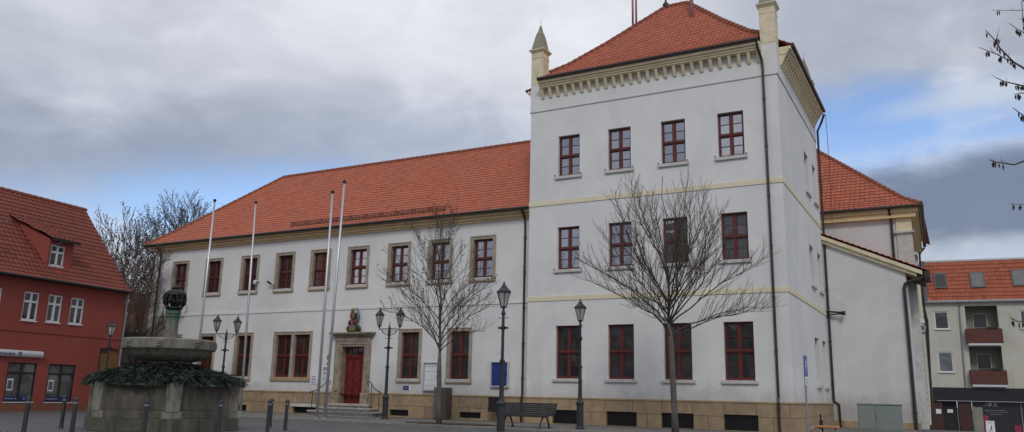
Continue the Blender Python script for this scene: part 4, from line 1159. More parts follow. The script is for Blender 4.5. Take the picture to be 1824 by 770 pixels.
for (a, b, c, d_) in hs:
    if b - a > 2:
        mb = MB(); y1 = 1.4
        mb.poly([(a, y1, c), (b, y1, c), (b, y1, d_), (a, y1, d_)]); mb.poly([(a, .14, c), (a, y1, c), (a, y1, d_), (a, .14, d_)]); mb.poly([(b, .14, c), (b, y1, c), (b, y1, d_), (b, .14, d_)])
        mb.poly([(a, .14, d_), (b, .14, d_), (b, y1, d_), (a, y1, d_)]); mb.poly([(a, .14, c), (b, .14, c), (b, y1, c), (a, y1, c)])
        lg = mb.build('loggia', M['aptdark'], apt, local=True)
        mb = MB(); mb.box(a + .7, a + 1.9, y1 - .06, y1 - .01, c + .1, d_ - .55); mb.build('balcony_door', M['aptwall'], lg, local=True)
        mb = MB(); mb.poly([(a + .78, y1 - .065, c + .1), (a + 1.82, y1 - .065, c + .1), (a + 1.82, y1 - .065, d_ - .63), (a + .78, y1 - .065, d_ - .63)]); mb.build('door_pane', M['black_glass'], lg, local=True)
        mb = MB(); z1 = c + 1.33 if c > 5 else c + 1.30; z0 = c + .05
        mb.box(a - .12, b + .13, -.65, -.57, z0, z1); mb.box(a - .12, a - .05, -.57, 0, z0, z1); mb.box(b + .06, b + .13, -.57, 0, z0, z1)
        rl = mb.build('balcony_railing', M['balcony'], apt, local=True)
        mb = MB(); mb.box(a - .02, b + .02, -.6, .14, c - .16, c + .04); mb.build('balcony_slab', M['whitepaint'], rl, local=True)
        mb = MB(); mb.box(a + 1.5, a + 2.3, -.72, -.66, z1 - .02, z1 + .14); mb.build('flower_box', M['black'], rl, local=True)
        mb = MB(); mb.tube([(a - .1, -.6, z1 + .09), (b + .1, -.6, z1 + .09)], .02, 5); mb.build('rail', M['tube'], rl, local=True)
    else:
        mb = MB(); f = .10; y0 = .06
        mb.box(a, a + f, y0, y0 + .06, c, d_); mb.box(b - f, b, y0, y0 + .06, c, d_); mb.box(a + f, b - f, y0, y0 + .06, c, c + f); mb.box(a + f, b - f, y0, y0 + .06, d_ - f, d_)
        wn_ = mb.build('window', M['whitepaint'], apt, local=True)
        mb = MB(); mb.poly([(a + f, y0 + .05, c + f), (b - f, y0 + .05, c + f), (b - f, y0 + .05, d_ - f), (a + f, y0 + .05, d_ - f)]); mb.build('pane', M['glass_white' if c < 5 else 'glass_low'], wn_, local=True)
        mb = MB(); mb.box(a - .08, b + .08, -.12, y0, c - .07, c - .003); mb.build('sill', M['whitepaint'], wn_, local=True)
rf = MB(); profP = [(0, 10.55), (1.15, 14.35)]
tile_sheet(rf, profP, .35, 18, Matrix.Translation((0, -.25, 0)), tw=.34, rh=.40, lip=.05, wave=.03)
rf.build('roof', M['tile_apt'], apt, local=True)
mb = MB(); mb.box(-.1, .34, -.2, 12, 10.42, 14.3); mb.build('slate_verge', M['slate'], apt, local=True)
mb = MB(); mb.box(-.1, 18, .85, 12, 14.36, 14.52); mb.build('roof_edge', M['signwhite'], apt, local=True)
mb = MB(); mb.box(-.05, 18, -.4, -.2, 10.38, 10.52); mb.build('gutter', M['zinc'], apt, local=True)
for a, b, z0, z1, op in ((1.05, 2.1, 11.78, 13.25, True), (4.0, 5.15, 11.75, 13.25, False), (7.34, 8.5, 11.80, 13.35, False)):
    mb = MB(); dep = lambda z: -.25 + (z - 10.55) * 1.15 / 3.8 - .16
    mb.frustum([(a, dep(z0), z0), (b, dep(z0), z0), (b, dep(z0) + .2, z0), (a, dep(z0) + .2, z0)], [(a, dep(z1), z1), (b, dep(z1), z1), (b, dep(z1) + .2, z1), (a, dep(z1) + .2, z1)])
    r_ = mb.build('roof_window', M['slate'], apt, local=True)
    mb = MB(); e = .12
    mb.poly([(a + e, dep(z0 + e) - .012, z0 + e), (b - e, dep(z0 + e) - .012, z0 + e), (b - e, dep(z1 - e) - .012, z1 - e), (a + e, dep(z1 - e) - .012, z1 - e)]); mb.build('pane', M['skylight_dark' if op else 'skylight'], r_, local=True)
mb = MB(); mb.tube([(2.92, -.35, 10.4), (2.9, -.12, 10.0), (2.85, -.1, 9.8), (2.75, -.1, 2.75)], .06, 8); mb.build('downpipe', M['zinc'], apt, local=True)
mb = MB(); mb.box(.08, 18, -.30, .0, 1.52, 2.69); mb.build('shop_fascia', M['anthracite'], apt, local=True)
mb = MB(); mb.box(-.35, .05, -.1, .3, -1.5, 1.45); mb.box(.0, .75, -.02, .3, -1.5, 1.5); mb.build('pier', M['maroon'], apt, local=True)
mb = MB(); mb.box(-.2, .35, -.1, .0, 1.5, 2.7); mb.build('pier_head', M['ornament'], apt, local=True)
mb = MB(); mb.box(.76, 1.95, .3, .36, -1.4, 1.5); mb.box(2.0, 3.1, .05, .3, -1.5, 1.5); sdoor = mb.build('shop_door', M['black'], apt, local=True)
mb = MB(); mb.box(.2, .62, -.04, -.021, .35, .75); mb.build('door_notice', M['paper'], sdoor, local=True)
mb = MB(); mb.box(1.15, 1.6, .27, .299, .45, .75); mb.build('door_notice', M['paper'], sdoor, local=True)
mb = MB(); mb.box(2.05, 3.0, -.02, .048, -1.5, 1.5); mb.build('shutter_panel', M['maroon'], sdoor, local=True)
mb = MB(); mb.poly([(3.15, .2, -1.4), (18, .2, -1.4), (18, .2, 1.5), (3.15, .2, 1.5)]); sw_ = mb.build('shop_window', M['black_glass'], apt, local=True)
mb = MB()
for x in (3.15, 6.9, 10.5): mb.box(x, x + .08, .1, .19, -1.4, 1.5)
mb.build('shop_window_frame', M['zinc'], sw_, local=True)
mb = MB(); mb.box(3.25, 3.95, .185, .198, -1.3, 1.0); mb.build('display_panel', M['aptdark'], sw_, local=True)
mb = MB(); mb.box(4.0, 4.35, .18, .184, -1.3, .3); mb.build('display_stripe', M['pink'], sw_, local=True)
for q_ in ((6.3, 6.8, -1.2, -.5), (7.2, 7.9, -1.1, -.4)):
    mb = MB(); mb.box(q_[0], q_[1], .18, .184, q_[2], q_[3]); mb.build('display_stripe', M['pink'], sw_, local=True)
text_mesh('shop_lettering', '\u03a6X', .55, M['whitepaint'], sw_, TXT(4.3, .17, 1.08), .003)
mb = MB(); mb.box(4.05, 4.28, .165, .18, 1.12, 1.2); mb.box(4.1, 5.7, .17, .18, .72, .76); mb.box(4.2, 5.9, .17, .18, .58, .61); mb.box(4.5, 5.4, .17, .18, .38, .42); mb.build('small_lettering', M['zinc'], sw_, local=True)
# A-board in front of the shop
ra_ = Matrix.Translation((14.16, 53.1, 0)) @ Matrix.Rotation(R(6.4), 4, 'Z')
P_ = ra_ @ Vector((4.2, -1.2, -1.3))
t = thing('pavement_sign', 'white advertising board with dark swoosh in front of the dark shop window', 'sign', P_, R(6.4))
mb = MB(); mb.frustum([(-.35, -.25, 0), (.35, -.25, 0), (.35, -.2, 0), (-.35, -.2, 0)], [(-.28, 0, 1.15), (.38, 0, 1.15), (.38, .04, 1.15), (-.28, .04, 1.15)]); mb.build('board', M['whitepaint'], t, local=True)
mb = MB(); mb.tube([(-.08, -.21, .3), (.05, -.17, .42), (.12, -.13, .62), (.1, -.1, .8)], [.02, .05, .05, .015], 6); mb.box(-.15, .25, -.06, -.045, .98, 1.02); mb.build('print', M['slate'], t, local=True)

# ------------------------------------------------------------------ red house (left)
red = thing('red_house', 'dark red rendered house with steep tiled roof, dormer and shop windows at the left edge', 'building', (-21.58, -6.08, 0), R(96.2))
rw = [(-3.73, -2.96, 4.06, 5.37), (-2.47, -1.72, 4.08, 5.38), (-1.24, -.48, 4.10, 5.37), (-5.6, -4.82, 4.08, 5.38), (-8.0, -7.22, 4.08, 5.38), (-9.3, -8.52, 4.08, 5.38)]
rs = [(-4.01, -2.56, .37, 2.12), (-1.94, -.47, .36, 2.13), (-6.1, -4.65, .37, 2.12)]
gate_h = (.78, 1.93, 0, 3.05)
mb = MB(); mb.wall(-12, 2.0, 0, 6.2, 0, rw + rs + [gate_h], .10)
mb.poly([(2.0, 0, 0), (2.0, 0, 6.2), (2.0, 4, 10.7), (2.0, 8, 6.2), (2.0, 8, 0)])
mb.poly([(-12, 0, 0), (-12, 0, 6.2), (-12, 4, 10.7), (-12, 8, 6.2), (-12, 8, 0)])
mb.build('wall', M['redwall'], red, local=True)
mb = MB(); mb.box(-12, .70, -.04, -.002, -.1, .345); mb.build('base', M['redwall_trim'], red, local=True)
mb = MB(); mb.box(-12, 2.0, -.03, -.002, 3.52, 3.62); mb.build('string_course', M['redwall'], red, local=True)
def cross_window(parent, a, b, c, d_, y=.04, nm='window', zt_=.66):
    mb = MB(); f = .065; m_ = (a + b) / 2; zz_ = c + (d_ - c) * zt_
    mb.box(a, a + f, y, y + .05, c, d_); mb.box(b - f, b, y, y + .05, c, d_); mb.box(a + f, b - f, y, y + .05, c, c + f); mb.box(a + f, b - f, y, y + .05, d_ - f, d_)
    mb.box(m_ - .05, m_ + .05, y - .012, y + .049, c + f, d_ - f); mb.box(a + f, m_ - .05, y - .012, y + .049, zz_ - .05, zz_ + .05); mb.box(m_ + .05, b - f, y - .012, y + .049, zz_ - .05, zz_ + .05)
    o = mb.build(nm, M['whitepaint'], parent, local=True)
    mb = MB(); mb.poly([(a, y + .04, c), (b, y + .04, c), (b, y + .04, d_), (a, y + .04, d_)]); mb.build('pane', M['glass_low'], o, local=True)
    mb = MB(); mb.box(a - .03, b + .03, y - .09, y, c - .06, c - .004); mb.build('sill', M['whitepaint'], o, local=True)
    return o
for (a, b, c, d_) in rw: cross_window(red, a, b, c, d_)
for i, (a, b, c, d_) in enumerate(rs):
    mb = MB(); f = .06; y = .04; m_ = (a + b) / 2
    mb.box(a, a + f, y, y + .05, c, d_); mb.box(b - f, b, y, y + .05, c, d_); mb.box(a + f, b - f, y, y + .05, c, c + f); mb.box(a + f, b - f, y, y + .05, d_ - f, d_)
    mb.box(m_ - .04, m_ + .04, y, y + .049, c + f, d_ - f); mb.box(a + f, m_ - .04, y, y + .049, d_ - .50, d_ - .42); mb.box(m_ + .04, b - f, y, y + .049, d_ - .50, d_ - .42)
    so = mb.build('shop_window', M['darkframe'], red, local=True)
    mb = MB(); mb.poly([(a, y + .04, c), (b, y + .04, c), (b, y + .04, d_), (a, y + .04, d_)]); mb.build('pane', M['shopglass'], so, local=True)
    mb = MB(); mb.box(a + f, m_ - .04, y + .02, y + .03, c + f, c + f + .17); mb.box(m_ + .04, b - f, y + .02, y + .03, c + f, c + f + .17); mb.build('blue_strip', M['navy'], so, local=True)
    text_mesh('strip_lettering', 'Deutsche Bank', .075, M['whitepaint'], so, TXT(a + f + .03, y + .016, c + f + .06), .001)
    mb = MB()
    for lx in (m_ - .11, m_ + .30):
        for q0, q1, q2, q3 in ((0, .06, 0, .01), (0, .06, .05, .06), (0, .01, 0, .06), (.05, .06, 0, .06)): mb.box(lx + q0, lx + q1, y + .012, y + .018, c + f + .05 + q2, c + f + .05 + q3)
    mb.build('strip_logo', M['whitepaint'], so, local=True)
    mb = MB(); mb.box(a + .12, a + .42, y + .025, y + .032, c + .5, c + 1.02); mb.build('window_poster', M['paper'], so, local=True)
    mb = MB(); mb.box(a + .16, a + .38, y + .02, y + .0245, c + .56, c + .95); mb.build('poster_picture', M['slate'], so, local=True)
    mb = MB(); mb.box(a - .03, b + .03, -.06, y, c - .05, c - .004); mb.build('sill', M['signwhite'], so, local=True)
# light box sign
t = thing('shop_sign', 'long rounded white light box sign with blue lettering on the red house', 'sign', (-21.58, -6.08, 0), R(96.2))
mb = MB(); 
pts_ = []
for k in range(9):
    a = -PI / 2 + PI * k / 8; pts_.append((-.06 - .10 * math.cos(a), 2.52 + .15 * math.sin(a)))
pts_ = [(-.002, 2.37)] + pts_ + [(-.002, 2.67)]
mb.frustum([(-10.5, y_, z_) for y_, z_ in pts_], [(-2.42, y_, z_) for y_, z_ in pts_]); mb.build('light_box', M['signwhite'], t, local=True, bevel=.02)
text_mesh('lettering', 'Deutsche Bank', .165, M['navy'], t, TXT(-4.88, -.165, 2.455), .003)
mb = MB(); lx, lz = -3.70, 2.45
for q0, q1, q2, q3 in ((0, .15, 0, .022), (0, .15, .128, .15), (0, .022, .022, .128), (.128, .15, .022, .128)): mb.box(lx + q0, lx + q1, -.17, -.162, lz + q2, lz + q3)
mb.frustum([(lx + .035, -.162, lz + .03), (lx + .065, -.162, lz + .03), (lx + .065, -.17, lz + .03), (lx + .035, -.17, lz + .03)], [(lx + .085, -.162, lz + .12), (lx + .115, -.162, lz + .12), (lx + .115, -.17, lz + .12), (lx + .085, -.17, lz + .12)])
mb.build('logo', M['navy'], t, local=True)
mb = MB(); mb.box(.80, 1.91, .06, .10, 0, 2.98)
gt = mb.build('gate', M['ochregate'], red, local=True)
mb = MB(); mb.box(.78, .84, .0, .06, 0, 3.05); mb.box(.84, 1.9, .0, .06, 2.98, 3.05); mb.box(.9, 1.25, .02, .059, 2.84, 2.9); mb.build('gate_frame', M['darkframe'], gt, local=True)
mb = MB(); mb.tube([(2.02, -.06, 0), (2.05, -.06, 4.4), (2.05, -.06, 6.1)], .05, 8); mb.build('downpipe', M['zinc'], red, local=True)
rf = MB(); profR = [(0, 6.02), (.5, 6.42), (4.3, 10.75)]
tile_sheet(rf, profR, -12.2, 2.1, Matrix.Translation((0, -.32, 0)), tw=.26, rh=.31, lip=.03)
tile_sheet(rf, profR, -2.1, 12.2, Matrix.Translation((0, 8.28, 0)) @ Matrix.Rotation(PI, 4, 'Z'), tw=.26, rh=.31, lip=.03)
rf.build('roof', M['tile_red'], red, local=True)
rt = MB(); ridge_tiles(rt, [(-12.2, 3.98, 10.78), (2.1, 3.98, 10.78)], r=.1); rt.build('ridge_tile_row', M['ridge'], red, local=True)
mb = MB(); mb.tube([(-12.2, -.40, 6.0), (2.1, -.40, 6.0)], .06, 8); mb.build('gutter', M['iron'], red, local=True)
mb = MB(); mb.box(-12, 2.0, -.3, -.003, 5.95, 6.02); mb.build('soffit', M['darkframe'], red, local=True)
# shed dormer
def roofz(y): return 6.42 + (y + .32 - .5) * (10.75 - 6.42) / 3.8
dx0_, dx1_, dy = -2.46, -1.12, .5
dm = MB(); zb_, zt_ = roofz(dy) - .05, 8.12
dm.wall(dx0_, dx1_, zb_, zt_, dy, [(-2.34, -1.58, 6.84, 7.84)], .08)
yk = 2.55
for x, xb in ((dx0_, -2.98), (dx1_, -1.6)): dm.poly([(x, dy, zb_), (x, dy, zt_), (xb, yk, roofz(yk) + .02), ])
dmo = dm.build('dormer', M['redwall'], red, local=True)
cross_window(dmo, -2.34, -1.58, 6.84, 7.84, dy + .03, 'dormer_window')
rf = MB(); profD = [(0, 8.13), (yk - dy + .5, roofz(yk + .1) + .1)]
sk_ = .58 / (yk - dy); nl_ = Vector((-1, -sk_, 0)).normalized(); nr_ = Vector((1, sk_ * .8, 0)).normalized()
tile_sheet(rf, profD, dx0_ - .9, dx1_ + .15, Matrix.Translation((0, dy - .25, 0)), tw=.26, rh=.31, lip=.03, clips=[(Vector((dx0_ - .12, 0, 0)), nl_), (Vector((dx1_ + .15, 0, 0)), nr_)])
rf.build('dormer_roof', M['tile_red'], dmo, local=True)
mb = MB(); mb.box(dx0_ - .12, dx1_ + .15, dy - .32, dy - .24, 8.02, 8.13); mb.build('dormer_gutter', M['iron'], dmo, local=True)
mb = MB(); mb.tube([(-1.95, dy - .28, 8.05), (-2.1, dy - .1, 7.9), (-2.36, dy - .05, 7.8), (-2.38, dy - .05, 6.9)], .03, 6); mb.build('dormer_downpipe', M['zinc'], dmo, local=True)
for x, y in ((-3.6, 2.2), (-2.4, 2.6)):
    mb = MB(); mb.tube([(x, y, roofz(y)), (x, y - .05, roofz(y) + .18)], .04, 6); mb.build('roof_hook', M['zinc'], red, local=True)

# ------------------------------------------------------------------ buildings in the gap
bh = thing('old_brick_house', 'dark brick outbuilding with two broad chimneys in the gap behind the trees', 'building', (-35, 8, 0))
mb = MB(); mb.box(-41, -32.3, 6.4, 13, 0, 4.9); mb.build('wall', M['darkwall'], bh)
mb = MB(); mb.frustum([(-41.2, 6.2, 4.9), (-32.1, 6.2, 4.9), (-32.1, 13.2, 4.9), (-41.2, 13.2, 4.9)], [(-41.2, 9.4, 6.4), (-32.1, 9.4, 6.4), (-32.1, 9.6, 6.4), (-41.2, 9.6, 6.4)]); mb.build('roof', M['oldroof'], bh)
for x0, x1, z1 in ((-36.5, -35.5, 7.7), (-34.6, -34.0, 7.4)):
    mb = MB(); mb.box(x0, x1, 6.8, 7.5, 4.5, z1); mb.box(x0 - .06, x1 + .06, 6.74, 7.56, z1, z1 + .12); mb.build('chimney', M['brickdark'], bh)
bw_ = thing('garden_wall', 'dark boarded garden wall closing the gap between red house and white building', 'wall', (-28, 2.5, 0))
mb = MB(); mb.box(-33.5, -26.2, 2.4, 2.6, 0, 2.6); mb.build('boards', M['darkwall'], bw_)
mb = MB(); mb.box(-33.5, -26.2, 2.36, 2.64, 2.601, 2.66); mb.build('coping', M['brickdark'], bw_)

# unseen houses added behind the viewer for the windows to mirror
def plain_house(x0, x1, y, h, rh_, mat, label):
    t = thing('unseen_gabled_house', label, 'building', ((x0 + x1) / 2, y, 0), group='unseen houses added behind the viewer for window reflections')
    mb = MB(); mb.box(x0, x1, y - 9, y, -.1, h); mb.build('wall', M[mat], t)
    mb = MB(); mb.frustum([(x0 - .2, y - 9.3, h), (x1 + .2, y - 9.3, h), (x1 + .2, y + .3, h), (x0 - .2, y + .3, h)], [(x0 - .2, y - 4.6, h + rh_), (x1 + .2, y - 4.6, h + rh_), (x1 + .2, y - 4.4, h + rh_), (x0 - .2, y - 4.4, h + rh_)]); mb.build('roof', M['slate'], t)
    n = int((x1 - x0) / 2.2)
    for fl in range(int(h / 3)):
        for i in range(n):
            x = x0 + (i + .5) * (x1 - x0) / n
            mb = MB(); mb.box(x - .5, x + .5, y, y + .03, 1 + fl * 3, 2.5 + fl * 3); mb.build('window', M['glass_low'], t)
for a in ((-60, -44, -62, 7, 4.5, 'aptwall', 'unseen beige gabled house at the far left end of the row behind the viewer'), (-44, -28, -64, 9.4, 4.5, 'aptwall', 'unseen grey gabled house in the row behind the viewer'), (-28, -12, -62, 9.2, 5, 'plaster_side', 'unseen white gabled house in the row behind the viewer'),
          (-12, 2, -60, 9.3, 5.5, 'aptwall', 'unseen tallest beige gabled house in the row behind the viewer'), (2, 18, -62, 9.3, 5, 'plaster_side', 'unseen white gabled house behind the viewer on the right'), (18, 36, -60, 9.4, 5, 'aptwall', 'unseen grey gabled house at the right end of the row behind the viewer')):
    plain_house(*a)

# ------------------------------------------------------------------ fountain
FC = Vector((-4.35, -15.04)); FR = 2.3; PH = R(328)
ft = thing('fountain', 'hexagonal stone fountain with round bowl and bronze basket top', 'fountain', (FC.x, FC.y, -.05))
def hexpts(r, n=6, ph=PH): return [(FC.x + r * math.cos(ph + 2 * PI * k / n), FC.y + r * math.sin(ph + 2 * PI * k / n)) for k in range(n)]
mb = MB()
mb.prism(hexpts(FR * 1.0), -.05, .30); mb.prism(hexpts(FR * .965), .301, .52); mb.prism(hexpts(FR * .925), .521, 1.24)
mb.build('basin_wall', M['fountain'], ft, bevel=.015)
for k in range(6):
    a = PH + 2 * PI * k / 6
    ux, uy = math.cos(a), math.sin(a); vx, vy = -uy, ux
    def P(r, s, z): return (FC.x + ux * r + vx * s, FC.y + uy * r + vy * s, z)
    mb = MB()
    for s in (-1, 1):                              # pilaster wraps the corner: two wings
        b = a + s * R(60)
        wx, wy = math.cos(a + s * R(120)), math.sin(a + s * R(120))
        def Q(r, t_, o, z):
            nx, ny = math.cos(a + s * R(30)), math.sin(a + s * R(30))
            return (FC.x + ux * r + wx * t_ + nx * o, FC.y + uy * r + wy * t_ + ny * o, z)
        for z0, z1, w0_, w1_, o_ in ((.31, .50, .30, .30, .09), (.50, 1.27, .21, .25, .11)):
            A = [Q(FR * .93, 0, -.05, z0), Q(FR * .93 + o_ * 1.0, 0, 0, z0), Q(FR * .93 + o_ * .99, w0_, 0, z0), Q(FR * .93, w0_, -.05, z0)]
            B = [Q(FR * .93, 0, -.05, z1), Q(FR * .93 + o_ * 1.0, 0, 0, z1), Q(FR * .93 + o_ * .99, w1_, 0, z1), Q(FR * .93, w1_, -.05, z1)]
            mb.frustum(A, B)
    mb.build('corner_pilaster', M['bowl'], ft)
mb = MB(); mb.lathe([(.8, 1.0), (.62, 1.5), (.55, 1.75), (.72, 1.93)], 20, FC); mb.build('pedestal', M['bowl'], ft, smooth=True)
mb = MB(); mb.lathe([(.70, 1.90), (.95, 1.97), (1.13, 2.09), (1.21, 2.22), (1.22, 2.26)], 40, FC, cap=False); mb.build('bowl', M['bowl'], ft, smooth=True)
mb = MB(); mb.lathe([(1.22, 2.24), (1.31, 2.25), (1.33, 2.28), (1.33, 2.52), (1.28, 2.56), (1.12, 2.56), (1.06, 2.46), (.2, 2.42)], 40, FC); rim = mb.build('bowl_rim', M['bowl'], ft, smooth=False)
for k in range(8):
    a = R(-98) + k * PI / 4 + R(3)
    mb = MB()
    for i in range(5):
        for j in range(3):
            aa = a + (i - 2) * .028
            mb.ball((FC.x + 1.335 * math.cos(aa), FC.y + 1.335 * math.sin(aa), 2.33 + j * .06), .026 + .01 * random.random(), 6)
    mb.build('relief', M['bowl'], rim, smooth=True)
mb = MB(); mb.lathe([(.24, 2.42), (.24, 2.55), (.185, 2.6), (.178, 3.30), (.21, 3.33), (.21, 3.37), (.19, 3.39), (.22, 3.42), (.22, 3.53)], 24, FC); [setattr(v_, 'z', 2.42 + (v_.z - 2.42) * .92) for v_ in mb.v]; col_ = mb.build('column', M['column'], ft, smooth=False)
mb = MB(); mb.lathe([(.12, 3.53), (.24, 3.56), (.30, 3.62), (.28, 3.66), (.1, 3.66)], 20, FC)
for k in range(12):
    a = 2 * PI * k / 12
    pts = []
    for i in range(7):
        th_ = R(-58 + i * 18); pts.append((FC.x + .37 * math.cos(th_) * math.cos(a), FC.y + .37 * math.cos(th_) * math.sin(a), 3.90 + .34 * math.sin(th_)))
    mb.tube(pts, [.03, .02, .035, .02, .03, .035, .04], 6)
    b = a + PI / 12
    mb.ball((FC.x + .30 * math.cos(b), FC.y + .30 * math.sin(b), 3.84), .06, 6, (.8, .8, 1.7)); mb.ball((FC.x + .31 * math.cos(b), FC.y + .31 * math.sin(b), 3.97), .04, 6)
mb.lathe([(.10, 3.6), (.10, 4.1)], 10, FC)
mb.lathe([(.33, 4.02), (.37, 4.04), (.37, 4.07), (.33, 4.13), (.26, 4.20), (.19, 4.245), (.13, 4.26), (.12, 4.29), (.14, 4.32), (.09, 4.37), (.03, 4.40)], 20, FC, cap=True)
for k in range(26):
    a = 2 * PI * k / 26; mb.ball((FC.x + .335 * math.cos(a), FC.y + .335 * math.sin(a), 4.125), .024, 6); mb.ball((FC.x + .14 * math.cos(a), FC.y + .14 * math.sin(a), 4.29), .016, 6)
for v_ in mb.v: v_.z = 3.44 + (v_.z - 3.53) * .90; v_.x = FC.x + (v_.x - FC.x) * .89; v_.y = FC.y + (v_.y - FC.y) * .89
mb.build('bronze_basket', M['bronze'], ft, smooth=True)

# fir boughs laid over the basin
def fir():
    rnd = random.Random(5)
    mb = MB()
    def surf(r):                           # height of the mound
        return 1.98 - .62 * (r / 2.3) ** .9 if r < 2.15 else 1.40 - (r - 2.15) * .5
    mb.lathe([(2.12, 1.2), (2.1, 1.24), (1.5, 1.48), (.7, 1.78), (.3, 1.8)], 12, FC)
    for i in range(2300):
        a = rnd.uniform(0, 2 * PI)
        edge = (math.cos(PI / 6) / math.cos(((a - PH) % (PI / 3)) - PI / 6)) * 2.32
        r = edge * math.sqrt(rnd.uniform(.05, 1.0)) + (rnd.random() < .2) * rnd.uniform(0, .07)
        base = Vector((FC.x + r * math.cos(a), FC.y + r * math.sin(a), surf(r * 2.25 / edge) + rnd.uniform(-.05, .09)))
        da = a + rnd.uniform(-1.1, 1.1)
        d = Vector((math.cos(da), math.sin(da), rnd.uniform(-.25, .35) - (.35 if r > edge * .93 else 0))).normalized()
        L = rnd.uniform(.14, .32)
        side = d.cross(Vector((0, 0, 1))).normalized(); upv = side.cross(d)
        tw_ = rnd.uniform(-.5, .5)
        S = side * math.cos(tw_) + upv * math.sin(tw_)
        n = 10
        for k in range(n):
            q = base + d * L * (k / n) + Vector((0, 0, -.1 * (k / n) ** 2))
            l2 = L * .30 * (1 - .7 * k / n) + .02
            for s in (-1, 1):
                e = q + (S * s + d * .8).normalized() * l2 + Vector((0, 0, rnd.uniform(-.025, .02)))
                wv = (e - q).cross(upv)  .normalized() * .008
                mb.poly([q - wv, e - wv * .6, e + d * .015, q + wv * 1.5])
                wv2 = upv * .009
                mb.poly([q - wv2, e, q + wv2])
    o = mb.build('fir_boughs', M['fir'])
    tag(o, 'dark green fir branches heaped over the fountain basin', 'greenery', kind='stuff')
fir()

# ------------------------------------------------------------------ bare trees
def bez(a, b, c, n):
    return [(a * (1 - t) ** 2 + b * 2 * t * (1 - t) + c * t * t) for t in [i / n for i in range(n + 1)]]

